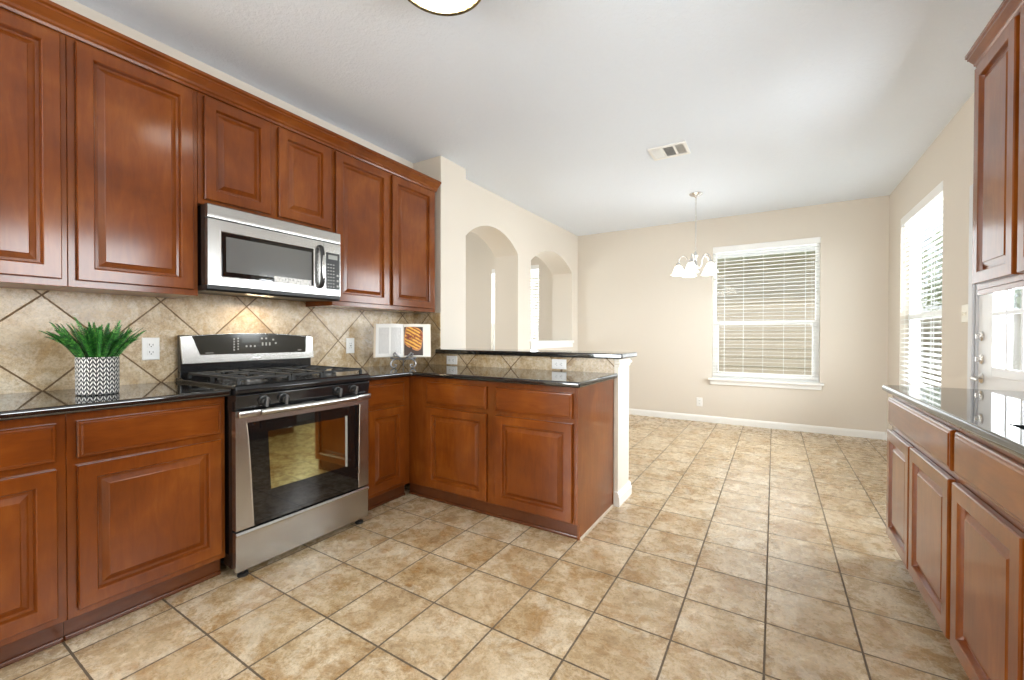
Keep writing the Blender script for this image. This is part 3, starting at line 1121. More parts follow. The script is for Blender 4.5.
# sink-side run
SX = 3.320
SEND = 2.895
for (ya, yb, doors, drawers, label) in (
        (1.963, SEND, [(2.478, 2.886), (1.982, 2.457)], [(1.982, 2.886)], 'two-door brown base cabinet at the free end of the sink counter, facing the peninsula'),
        (0.955, 1.962, [(1.490, 1.946), (0.975, 1.470)], [(0.975, 1.946)], 'brown base cabinet under the sink basin'),
        (0.0, 0.954, [(0.49, 0.935), (0.015, 0.47)], [(0.015, 0.935)], 'brown base cabinet past the sink, almost wholly out of view')):
    r = thing('base_cabinet', label, 'cabinet', (3.6, (ya + yb) / 2, 0), 'brown base cabinets under the sink counter')
    hi = CT - 0.036
    if ya > 0.9 and ya < 1.0:      # leave room for the basin
        m = MB()
        m.box(SX, SX + 0.02, ya, yb, 0.095, hi, 0.0015, 1)
        m.box(SX + 0.02, 3.87, ya, ya + 0.018, 0.095, hi).box(SX + 0.02, 3.87, yb - 0.018, yb, 0.095, hi)
        m.box(SX + 0.02, 3.87, ya + 0.018, yb - 0.018, 0.095, 0.113)
    else:
        m = MB().box(SX, 3.872, ya, yb, 0.095, hi, 0.0015, 1)
    m.build('carcass', 'wood', r)
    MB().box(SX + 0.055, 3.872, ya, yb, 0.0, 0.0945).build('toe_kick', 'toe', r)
    cab_front(r, PR(SX), [(a, b, 0.130, 0.672) for a, b in doors], [(a, b, 0.700, 0.838) for a, b in drawers], 'wood_y')

# wall cabinet on the sink wall
WX = 3.590
r = thing('wall_cabinet', 'brown wall cabinet on the sink wall hanging beside the glazed door', 'cabinet', (3.75, 2.35, 1.36))
MB().box(WX, 3.872, 1.95, 2.785, 1.364, 2.425, 0.0015, 1).build('carcass', 'wood', r)
MB().box(WX - 0.004, WX + 0.016, 1.95, 2.770, 1.340, 1.3635, 0.003).build('light_rail', 'wood_y', r)
cab_front(r, PR(WX), [(2.385, 2.767, 1.390, 2.372), (1.968, 2.345, 1.390, 2.372)], [], 'wood')
cr = crown([(o * 0.68, z) for o, z in CR], WX - 0.001, -1, 1.95, 2.786, 3.873, 1.0).build('crown_molding', 'wood_y', origin=(3.6, 2.3, 2.385), smooth=25)
tag(cr, 'short brown crown molding capping the cabinet on the sink wall', 'molding')


# ------------------------------------------------------------------ countertops
def slab(polys, z0, z1, name, label, nose):
    b = bmesh.new()
    cache = {}

    def V(p):
        k = (round(p[0], 5), round(p[1], 5))
        if k not in cache:
            cache[k] = b.verts.new((p[0], p[1], z1))
        return cache[k]
    fs = [b.faces.new([V(p) for p in poly]) for poly in polys]
    bmesh.ops.recalc_face_normals(b, faces=fs)
    if fs[0].normal.z < 0:
        bmesh.ops.reverse_faces(b, faces=fs)
    ex = bmesh.ops.extrude_face_region(b, geom=fs)
    for v in ex['geom']:
        if isinstance(v, bmesh.types.BMVert):
            v.co.z = z0
    bmesh.ops.recalc_face_normals(b, faces=b.faces)
    ed = [e for e in b.edges if nose(e.verts[0].co, e.verts[1].co) and e.is_valid and len(e.link_faces) == 2 and e.calc_face_angle(0) > 0.5]
    bmesh.ops.bevel(b, geom=ed, offset=0.011, segments=4, profile=0.5, affect='EDGES')
    m = MB()
    m._merge(b)
    c0 = polys[0][0]
    o = m.build(name, 'granite', origin=(c0[0], c0[1], z0), smooth=35)
    tag(o, label, 'countertop')
    return o


CZ0 = CT - 0.0325
slab([[(0.0115, 0.0), (0.648, 0.0), (0.648, 0.986), (0.0115, 0.986)]], CZ0, CT, 'countertop',
     'polished black granite countertop carrying the potted fern', lambda a, b: abs(a.x - 0.648) < 1e-4 and abs(b.x - 0.648) < 1e-4)
slab([[(0.0115, 1.756), (0.648, 1.756), (0.648, 2.135), (0.0115, 2.135)],
      [(0.0115, 2.135), (0.648, 2.135), (1.905, 2.135), (1.905, 2.796), (0.0115, 2.796)]], CZ0, CT, 'countertop',
     'L-shaped black granite countertop over corner and peninsula, holding the cookbook stand',
     lambda a, b: (abs(a.x - 0.648) < 1e-4 and abs(b.x - 0.648) < 1e-4 and max(a.y, b.y) < 2.136) or (abs(a.y - 2.135) < 1e-4 and abs(b.y - 2.135) < 1e-4 and min(a.x, b.x) > 0.6)
     or (abs(a.x - 1.905) < 1e-4 and abs(b.x - 1.905) < 1e-4))
xs = [3.279, 3.372, 3.775, 3.874]
ysx = [0.0, 0.98, 1.785, 2.905]
cells = []
for i in range(3):
    for j in range(3):
        if i == 1 and j == 1:
            continue
        cells.append([(xs[i], ysx[j]), (xs[i + 1], ysx[j]), (xs[i + 1], ysx[j + 1]), (xs[i], ysx[j + 1])])
slab(cells, CZ0, CT, 'countertop', 'long glossy granite countertop with the sink cut-out, mirroring the glazed door',
     lambda a, b: (abs(a.x - 3.279) < 1e-4 and abs(b.x - 3.279) < 1e-4) or (abs(a.y - 2.905) < 1e-4 and abs(b.y - 2.905) < 1e-4))
# sink basin under the cut-out
sk = MB()
t_ = 0.004
x0, x1, y0, y1 = 3.366, 3.781, 0.974, 1.791
zt, zb = CZ0 - 0.001, 0.68
sk.box(x0, x0 + t_, y0, y1, zb, zt).box(x1 - t_, x1, y0, y1, zb, zt).box(x0, x1, y0, y0 + t_, zb, zt).box(x0, x1, y1 - t_, y1, zb, zt).box(x0, x1, y0, y1, zb - t_, zb)
so = sk.build('kitchen_sink', 'sink', origin=((x0 + x1) / 2, (y0 + y1) / 2, zb))
tag(so, 'dark undermount sink basin whose corner shows in the glossy counter', 'sink')
MB().lathe([(0.045, 0.0), (0.045, 0.003), (0.03, 0.004), (0.028, 0.001), (0, 0.001)], ((x0 + x1) / 2, (y0 + y1) / 2, zb), 24).build('drain', 'chrome', so, smooth=40)

# raised ledge on the half wall
lg = MB().prism([(0.292, 2.770), (1.942, 2.770), (1.942, 3.135), (0.327, 3.135), (0.327, 2.806), (0.292, 2.806)], 'z', 0.9990, 1.034, 0.009, 4).build('bar_ledge', 'granite', origin=(1.1, 2.95, 0.9985), smooth=35)
tag(lg, 'raised black granite bar ledge on top of the half wall', 'ledge')


# ------------------------------------------------------------------ gas range
def make_range():
    Y0, Y1 = 0.991, 1.751
    yc = (Y0 + Y1) / 2
    r = thing('gas_range', 'stainless steel gas range with black cooktop between the base cabinets', 'stove', (0.35, yc, 0))
    MB().box(0.030, 0.630, Y0 + 0.002, Y1 - 0.002, 0.045, 0.872, 0.003).build('body', 'black_enamel', r, smooth=40)
    for (x, y) in ((0.635, Y0 + 0.045), (0.635, Y1 - 0.045), (0.08, Y0 + 0.05), (0.08, Y1 - 0.05)):
        MB().lathe([(0.024, 0.0), (0.024, 0.014), (0.012, 0.018), (0.012, 0.0335)], (x, y, 0.0), 14).build('leg', 'black_plastic', r, smooth=40)
    # cooktop
    MB().prism([(0.030, 0.873), (0.672, 0.873), (0.684, 0.881), (0.686, 0.897), (0.678, 0.911), (0.660, 0.918), (0.640, 0.913), (0.120, 0.913), (0.105, 0.918), (0.030, 0.918)],
               'y', Y0 - 0.0015, Y1 + 0.0015, 0.002, 1).build('cooktop', 'black_enamel', r, smooth=35)
    # burners
    for (x, y, rad) in ((0.24, Y0 + 0.17, 0.040), (0.50, Y0 + 0.17, 0.048), (0.24, Y1 - 0.17, 0.048), (0.50, Y1 - 0.17, 0.040), (0.37, yc, 0.036)):
        bn = MB().lathe([(rad + 0.014, 0.9135), (rad + 0.012, 0.9175), (rad, 0.919), (rad, 0.926), (0, 0.926)], (x, y, 0), 28).build('burner', 'burner_metal', r, smooth=35)
        MB().lathe([(rad - 0.002, 0.9265), (rad + 0.001, 0.930), (rad - 0.004, 0.935), (0, 0.936)], (x, y, 0), 28).build('burner_cap', 'iron', bn, smooth=35)
    # grates: two side, one centre
    def bar(m, xa, ya, xb, yb, z0=0.938, z1=0.950, w=0.0055):
        if abs(xa - xb) < 1e-6:
            m.box(xa - w, xa + w, min(ya, yb), max(ya, yb), z0, z1, 0.002, 1)
        else:
            m.box(min(xa, xb), max(xa, xb), ya - w, ya + w, z0, z1, 0.002, 1)
    for (ya, yb, two) in ((Y0 + 0.025, Y0 + 0.285, True), (Y0 + 0.292, Y1 - 0.292, False), (Y1 - 0.285, Y1 - 0.025, True)):
        g = MB()
        xa, xb = 0.118, 0.632
        bar(g, xa, ya, xa, yb)
        bar(g, xb, ya, xb, yb)
        bar(g, xa, ya + 0.005, xb, ya + 0.005)
        bar(g, xa, yb - 0.005, xb, yb - 0.005)
        bar(g, (xa + xb) / 2, ya, (xa + xb) / 2, yb)
        ym = (ya + yb) / 2
        if two:
            for xc in (0.24, 0.50):
                bar(g, xc, ya, xc, ym - 0.030)
                bar(g, xc, ym + 0.030, xc, yb)
            for (p, q) in ((xa, 0.21), (0.27, 0.47), (0.53, xb)):
                bar(g, p, ym, q, ym)
        else:
            bar(g, xa, ym, 0.345, ym)
            bar(g, 0.395, ym, xb, ym)
            bar(g, 0.24, ya, 0.24, yb)
            bar(g, 0.50, ya, 0.50, yb)
        for x in (xa, xb, (xa + xb) / 2):
            for y in (ya + 0.005, yb - 0.005):
                g.box(x - 0.007, x + 0.007, y - 0.007, y + 0.007, 0.9185 if x in (xa,) else 0.9145, 0.940)
        g.build('grate', 'iron', r, smooth=35)
    # sloping knob panel
    MB().prism([(0.560, 0.8725), (0.674, 0.8725), (0.680, 0.866), (0.667, 0.798), (0.560, 0.798)], 'y', Y0, Y1, 0.002, 1).build('knob_panel', 'black_enamel', r, smooth=35)
    for y in (1.117, 1.214, 1.527, 1.634):
        k = MB().lathe([(0.025, 0), (0.025, 0.004), (0.021, 0.006), (0.020, 0.024), (0.017, 0.029), (0, 0.029)], (0.6745, y, 0.834), 24, Matrix.Rotation(PI / 2 + 0.18, 4, 'Y'))
        ko = k.build('knob', 'black_plastic', r, smooth=40)
        MB().box(-0.005, 0.005, -0.0055, 0.0055, -0.024, 0.024, 0.002, 1, Matrix.Translation((0.7068, y, 0.8285)) @ Matrix.Rotation(0.18, 4, 'Y')).build('grip', 'grip', ko, smooth=40)
        MB().box(0.676, 0.6768, y - 0.022, y - 0.016, 0.853, 0.859).build('indicator_mark', 'mark', ko)
    # oven door: steel frame with tapering stiles and a black glass centre
    X0, X1 = 0.632, 0.668
    zt, zb = 0.793, 0.232
    n = 12

    def inset(t, lo, hi):
        return lo + (hi - lo) * (t ** 1.7)
    L = [(Y0 + 0.051 + inset(1 - k / n, 0.0, 0.031) * 1.0, 0.735 - (0.735 - zb) * (1 - (1 - k / n))) for k in range(n + 1)]
    # left stile polygon in (y, z); narrower at the top, flaring downwards
    zs = [0.735 + (zb - 0.735) * k / n for k in range(n + 1)]
    li = [Y0 + 0.050 + 0.030 * (k / n) ** 0.7 for k in range(n + 1)]
    ri = [Y1 - 0.063 - 0.010 * (k / n) ** 0.7 for k in range(n + 1)]
    d = MB()
    d.prism([(Y0 + 0.001, zb), (Y0 + 0.001, 0.735)] + list(zip(li, zs)), 'x', X0, X1)
    d.prism([(Y1 - 0.001, zb), (Y1 - 0.001, 0.735)] + list(zip(ri, zs)), 'x', X0, X1)
    d.box(X0, X1, Y0 + 0.001, Y1 - 0.001, 0.735, zt)
    dr = d.build('oven_door', 'steel', r, smooth=30)
    MB().prism(list(zip(li, zs)) + list(zip(reversed(ri), reversed(zs))), 'x', X0 + 0.002, X1 - 0.002).build('door_glass', 'black_glass', dr)
    MB().prism([(1.141, 0.677), (1.585, 0.674), (1.585, 0.384), (1.155, 0.386)], 'x', X1 - 0.0018, X1 - 0.0010).build('oven_window', 'inner_glass', dr)
    MB().prism([(1.585, 0.680), (1.600, 0.680), (1.600, 0.380), (1.585, 0.384)], 'x', X1 - 0.0018, X1 - 0.0009).build('window_edge', 'lcd', dr)
    # edge beads of the glass
    for li_ in (li, ri):
        MB().tube([(X1 + 0.0005, y, z) for y, z in zip(li_, zs)], 0.0022, 6).build('edge_bead', 'chrome', dr, smooth=50)
    # handle
    h = MB()
    npt = 14
    rows = []
    for k in range(npt + 1):
        t = k / npt
        y = Y0 + 0.105 + (Y1 - Y0 - 0.21) * t
        bow = 0.014 * (1 - (2 * t - 1) ** 2)
        xo = 0.690 + bow * 0.6
        rows.append([(xo + 0.011 * math.cos(a), y, 0.781 + 0.016 * math.sin(a)) for a in [2 * PI * j / 14 for j in range(15)]])
    h.grid(rows)
    h.box(0.674, 0.698, Y0 + 0.004, Y0 + 0.106, 0.765, 0.797, 0.005)
    h.box(0.674, 0.698, Y1 - 0.106, Y1 - 0.004, 0.765, 0.797, 0.005)
    h.box(0.6685, 0.678, Y0 + 0.010, Y0 + 0.06, 0.768, 0.794).box(0.6685, 0.678, Y1 - 0.06, Y1 - 0.010, 0.768, 0.794)
    h.build('oven_handle', 'steel', dr, smooth=50)
    for y in (Y0 + 0.19, Y0 + 0.33, Y0 + 0.47, Y0 + 0.60):
        MB().box(0.650, 0.6688, y, y + 0.07, 0.7935, 0.7965).build('vent_slot', 'slot', dr)
    # storage drawer
    MB().box(0.632, 0.666, Y0 + 0.001, Y1 - 0.001, 0.034, 0.204, 0.003).prism([(0.636, 0.204), (0.672, 0.204), (0.674, 0.212), (0.668, 0.222), (0.636, 0.222)], 'y', Y0 + 0.001, Y1 - 0.001).build('storage_drawer', 'steel', r, smooth=35)
    # backguard
    MB().box(0.030, 0.066, Y0 + 0.006, Y1 + 0.006, 0.9185, 1.152, 0.003).build('backguard', 'black_enamel', r, smooth=40)
    top = [(y, 1.146 + 0.020 * math.sin(PI * (y - Y0) / (Y1 - Y0))) for y in [Y1 + 0.008 - (Y1 - Y0 + 0.008) * k / 12 for k in range(13)]]
    poly = [(Y0 + 0.012, 0.995), (Y1 + 0.018, 0.998)] + top
    cp = MB().prism(poly, 'x', 0.0665, 0.082, 0.002, 1).build('control_panel', 'steel', r, smooth=30)
    topg = [(y, 1.143 + 0.020 * math.sin(PI * (y - Y0) / (Y1 - Y0))) for y in [Y1 - 0.040 - (Y1 - Y0 - 0.095) * k / 12 for k in range(13)]]
    MB().prism([(Y0 + 0.094, 1.042), (Y1 - 0.046, 1.040)] + topg, 'x', 0.0825, 0.0845).build('panel_glass', 'panel_glass', cp, smooth=30)
    MB().box(0.0846, 0.0852, 1.300, 1.400, 1.108, 1.142, 0).build('display', 'dark_lcd', cp)
    keys = []
    for j in range(5):
        keys.append((1.254, 1.262, 1.062 + j * 0.016, 1.070 + j * 0.016))
        keys.append((1.276, 1.284, 1.066 + j * 0.016, 1.073 + j * 0.016))
    for j in range(3):
        keys.append((1.417 + j * 0.022, 1.426 + j * 0.022, 1.088, 1.108))
    for (y, z) in ((1.412, 1.128), (1.438, 1.128), (1.482, 1.120), (1.498, 1.098)):
        keys.append((y, y + 0.011, z, z + 0.010))
    for (ya, yb, za, zb_) in keys:
        MB().box(0.0846, 0.0853, ya, yb, za, zb_).build('key', 'mark', cp)
    for j in range(3):
        MB().lathe([(0.006, 0), (0.006, 0.0006), (0, 0.0006)], (0.0846, 1.327 + j * 0.024, 1.086), 10, Matrix.Rotation(PI / 2, 4, 'Y')).build('key', 'mark', cp)
    for (ya, yb, za, zb_) in ((1.650, 1.675, 1.052, 1.057), (1.11, 1.15, 1.050, 1.053)):
        MB().box(0.0846, 0.0852, ya, yb, za, zb_).build('small_print', 'mark', cp)
    MB().box(0.0822, 0.0826, 1.36, 1.41, 1.012, 1.020).build('badge', 'plastic', cp)
    return r


make_range()


# ------------------------------------------------------------------ microwave
def make_microwave():
    Y0, Y1 = 0.992, 1.749
    zb, zt = 1.398, 1.812
    r = thing('microwave', 'stainless steel over-the-range microwave hanging under the short cabinet', 'microwave', (0.2, 1.37, zb))
    MB().box(0.012, 0.372, Y0, Y1, zb + 0.006, zt - 0.001, 0.002).build('housing', 'black_enamel', r, smooth=40)
    MB().prism([(0.02, zb - 0.010), (0.380, zb - 0.022), (0.397, zb - 0.012), (0.399, zb + 0.0065), (0.02, zb + 0.0055)], 'y', Y0 - 0.002, Y1).build('base_pan', 'black_plastic', r, smooth=30)
    # upper grille band
    MB().prism([(0.373, 1.744), (0.400, 1.744), (0.402, 1.760), (0.402, 1.806), (0.396, 1.812), (0.373, 1.812)], 'y', Y0, Y1).build('top_band', 'steel', r, smooth=30)
    MB().box(0.373, 0.392, Y0 + 0.001, Y1 - 0.001, 1.7365, 1.7435).build('shadow_gap', 'slot', r)
    X0, X1 = 0.373, 0.402
    ys = 1.628
    # door with window opening
    wy0, wy1, wz0, wz1 = 1.052, 1.562, 1.452, 1.680
    d = MB()
    d.box(X0, X1, Y0, wy0, zb + 0.007, 1.736).box(X0, X1, wy1, ys, zb + 0.007, 1.736)
    d.box(X0, X1, wy0, wy1, zb + 0.007, wz0).box(X0, X1, wy0, wy1, wz1, 1.736)
    dr = d.build('microwave_door', 'steel', r)
    MB().loops(wy0 - 0.006, wy1 + 0.006, wz0 - 0.006, wz1 + 0.006, [(0, 0.0003), (0.002, 0.002), (0.005, 0.002), (0.007, 0.0003)], PL(X1), False).build('window_bead', 'chrome', dr, smooth=20)
    MB().box(X0 + 0.004, X1 - 0.002, wy0 + 0.0005, wy1 - 0.0005, wz0 + 0.0005, wz1 - 0.0005, 0.004).build('window_frame', 'black_glass', dr, smooth=30)
    MB().box(X1 - 0.0018, X1 - 0.001, wy0 + 0.024, wy1 - 0.014, wz0 + 0.026, wz1 - 0.022).build('window_screen', 'mw_glass', dr)
    MB().box(X1 - 0.0009, X1 - 0.0003, 1.320, 1.545, wz0 + 0.002, wz0 + 0.034).build('sticker', 'sticker', dr)
    # handle
    h = MB()
    hy = 1.600
    pts = [(X1 + 0.004, hy, 1.452), (X1 + 0.022, hy, 1.462), (X1 + 0.030, hy, 1.49), (X1 + 0.034, hy, 1.575), (X1 + 0.030, hy, 1.66), (X1 + 0.022, hy, 1.69), (X1 + 0.004, hy, 1.702)]
    h.tube(pts, [0.012, 0.014, 0.0135, 0.012, 0.0135, 0.014, 0.012], 12)
    ho = h.build('door_handle', 'black_plastic', dr, smooth=50)
    rows = []
    for k in range(9):
        t = k / 8
        z = 1.505 + 0.14 * t
        w = 0.0115 * math.sin(PI * min(max(t, 0.04), 0.96)) ** 0.5
        x = X1 + 0.0465 + 0.002 * math.sin(PI * t)
        rows.append([(x - 0.003, hy - w, z), (x, hy, z), (x - 0.003, hy + w, z)])
    MB().grid(rows).build('handle_inlay', 'steel', ho, smooth=60)
    # control column
    pc = MB().box(X0, X1, ys + 0.002, Y1, zb + 0.007, 1.736, 0.001).build('control_panel', 'steel', r, smooth=30)
    MB().box(X1 + 0.0002, X1 + 0.0014, 1.645, 1.742, 1.446, 1.676, 0.0005).build('keypad', 'black_plastic', pc)
    MB().box(X1 + 0.0015, X1 + 0.0022, 1.660, 1.725, 1.635, 1.662).build('display', 'lcd', pc)
    k = MB()
    for j in range(8):
        for i in range(3):
            k.box(X1 + 0.0015, X1 + 0.0021, 1.655 + i * 0.019, 1.664 + i * 0.019, 1.458 + j * 0.020, 1.464 + j * 0.020)
    for j in range(3):
        k.box(X1 + 0.0015, X1 + 0.0021, 1.720, 1.733, 1.462 + j * 0.034, 1.474 + j * 0.034)
    k.build('key_marks', 'mark', pc)
    return r


make_microwave()
light('microwave_task_lamp', 'AREA', (0.15, 1.37, 1.368), 1.3, (1.0, 0.80, 0.52), (0, math.radians(-10), 0), 0.08, 0.14)


# ------------------------------------------------------------------ outlets and switches
def plate(name, label, cat, center, P, w, h, kind, sideways=False, mat='plastic'):
    """P maps (u, v, out) about the centre"""
    r = thing(name, label, cat, center)
    MB().loops(-w / 2, w / 2, -h / 2, h / 2, [(0, 0.0006), (0, 0.003), (0.003, 0.006), (0.006, 0.0065)], P).build('cover_plate', mat, r, smooth=20)
    if kind == 'duplex':
        for s_ in (-1, 1):
            def Q(u, v, o, s_=s_):
                return P(v + s_ * 0.0195, u, o) if sideways else P(u, v + s_ * 0.0195, o)
            rc = MB().loops(-0.0165, 0.0165, -0.0140, 0.0140, [(0, 0.0064), (0, 0.0076), (0.002, 0.0082)], Q).build('receptacle', mat, r, smooth=20)
            for (u0, u1, v0, v1) in ((-0.0085, -0.0060, -0.002, 0.0075), (0.0060, 0.0085, -0.002, 0.0065), (-0.0025, 0.0025, -0.010, -0.0055)):
                MB().loops(u0, u1, v0, v1, [(0, 0.0083), (0, 0.0087)], Q).build('slot', 'slot', rc)
    elif kind == 'gfci':
        rc = MB().loops(-0.0170, 0.0170, -0.0340, 0.0340, [(0, 0.0064), (0, 0.0076), (0.002, 0.0082)], P).build('receptacle', mat, r, smooth=20)
        for s_ in (-1, 1):
            for (u0, u1, v0, v1) in ((-0.0085, -0.0060, 0.012, 0.021), (0.0060, 0.0085, 0.012, 0.021)):
                MB().loops(u0, u1, s_ * v0 if s_ > 0 else -v1, s_ * v1 if s_ > 0 else -v0, [(0, 0.0083), (0, 0.0087)], P).build('slot', 'slot', rc)
        MB().loops(-0.007, 0.007, -0.005, 0.005, [(0, 0.0083), (0, 0.0092)], P).build('test_button', 'lcd', rc)
    elif kind == 'switch':
        for s_ in (-1, 1):
            MB().loops(s_ * 0.023 - 0.005, s_ * 0.023 + 0.005, -0.011, 0.011, [(0, 0.0064), (0.0005, 0.0075), (0.002, 0.014)], P).build('toggle', mat, r, smooth=20)
    return r


def on_left(c):
    return lambda u, v, o: (c[0] + o, c[1] + u, c[2] + v)


def on_y(c):
    return lambda u, v, o: (c[0] + u, c[1] - o, c[2] + v)


def on_right(c):
    return lambda u, v, o: (c[0] - o, c[1] + u, c[2] + v)


c = (0.010, 0.888, 1.080)
plate('wall_outlet', 'white duplex outlet on the tile between the fern and the stove', 'outlet', c, on_left(c), 0.074, 0.118, 'duplex')
c = (0.010, 2.118, 1.074)
plate('wall_outlet', 'white upright outlet on the tile between the stove and the cookbook', 'outlet', c, on_left(c), 0.074, 0.118, 'gfci')
c = (0.460, YS - 0.010, 0.944)
plate('wall_outlet', 'white sideways outlet under the ledge, the one by the cookbook', 'outlet', c, on_y(c), 0.116, 0.072, 'duplex', True)
c = (1.468, YS - 0.010, 0.946)
plate('wall_outlet', 'white sideways outlet under the ledge, near the cream end post', 'outlet', c, on_y(c), 0.116, 0.072, 'duplex', True)
c = (1.945, YF, 0.262)
plate('wall_outlet', 'white outlet low on the beige dining wall under the window corner', 'outlet', c, on_y(c), 0.074, 0.118, 'duplex')
c = (XR, 3.962, 1.305)
plate('light_switch', 'ivory double switch plate beside the glazed door', 'switch', c, on_right(c), 0.118, 0.118, 'switch', mat='almond')


# ------------------------------------------------------------------ potted fern
def make_fern():
    cx, cy = 0.335, 0.603
    r = thing('potted_fern', 'green artificial fern in a black and white chevron pot on the counter', 'plant', (cx, cy, CT + 0.0005))
    z0 = CT + 0.0005
    hgt = 0.158
    MB().lathe([(0, 0), (0.064, 0), (0.068, 0.004), (0.0690, hgt - 0.003), (0.067, hgt), (0.062, hgt), (0.061, hgt - 0.02), (0, hgt - 0.02)], (cx, cy, z0), 64).build('pot', 'pot', r, smooth=40)
    MB().lathe([(0, hgt - 0.0195), (0.0605, hgt - 0.0195), (0.0605, hgt - 0.010), (0, hgt - 0.006)], (cx, cy, z0), 32).build('filler', 'soil', r, smooth=40)
    rnd = random.Random(5)
    b = bmesh.new()
    for i in range(95):
        az = rnd.uniform(0, 2 * PI)
        lean = rnd.uniform(0.05, 1.0) ** 0.8
        ln = rnd.uniform(0.125, 0.185) * (1.02 - 0.08 * lean)
        rad = 0.056 * rnd.random() ** 0.5
        lean = min(1.0, 0.25 * lean + 0.75 * (rad / 0.056) * rnd.uniform(0.35, 1.0) + 0.1)
        base = Vector((cx + rad * math.cos(az), cy + rad * math.sin(az), z0 + hgt - 0.014))
        out = Vector((math.cos(az), math.sin(az), 0))
        n = 13
        pts = []
        p = base.copy()
        th = 0.10 + 0.85 * lean * 0.55
        bend = lean * rnd.uniform(0.45, 0.95)
        for k in range(n):
            t = k / (n - 1)
            ang = th + bend * t
            dirv = out * math.sin(ang) + Vector((0, 0, math.cos(ang)))
            pts.append((p.copy(), dirv))
            p = p + dirv * ln / (n - 1)
        side = Vector((-out.y, out.x, 0))
        tw = rnd.uniform(-1.1, 1.1)
        wmax = rnd.uniform(0.0105, 0.0150)
        prev = None
        for k, (q, dv) in enumerate(pts):
            t = k / (n - 1)
            nrm = side.cross(dv).normalized()
            sd = (side * math.cos(tw) + nrm * math.sin(tw)).normalized()
            # stem strip
            w = 0.0018
            a = b.verts.new(q + sd * w)
            c_ = b.verts.new(q - sd * w)
            if prev:
                b.faces.new((prev[0], a, c_, prev[1]))
            prev = (a, c_)
            if k < 1:
                continue
            # leaflet pairs
            wl_ = wmax * (0.55 + 0.45 * math.sin(PI * min(1, t * 1.05))) * (1.0 if t < 0.85 else (1.15 - t) / 0.3)
            step = ln / (n - 1)
            for sg in (1, -1):
                for half in (0, 0.5):
                    o = q - dv * step * half
                    tip = o + sd * sg * wl_ + dv * step * 0.55 + nrm * 0.0015
                    m1 = o + sd * sg * wl_ * 0.5 - dv * step * 0.10 + nrm * 0.001
                    m2 = o + sd * sg * wl_ * 0.45 + dv * step * 0.42
                    f = [b.verts.new(o), b.verts.new(m1), b.verts.new(tip), b.verts.new(m2)]
                    b.faces.new(f)
    m = MB()
    m._merge(b)
    m.build('foliage', 'leaf', r)
    return r


make_fern()


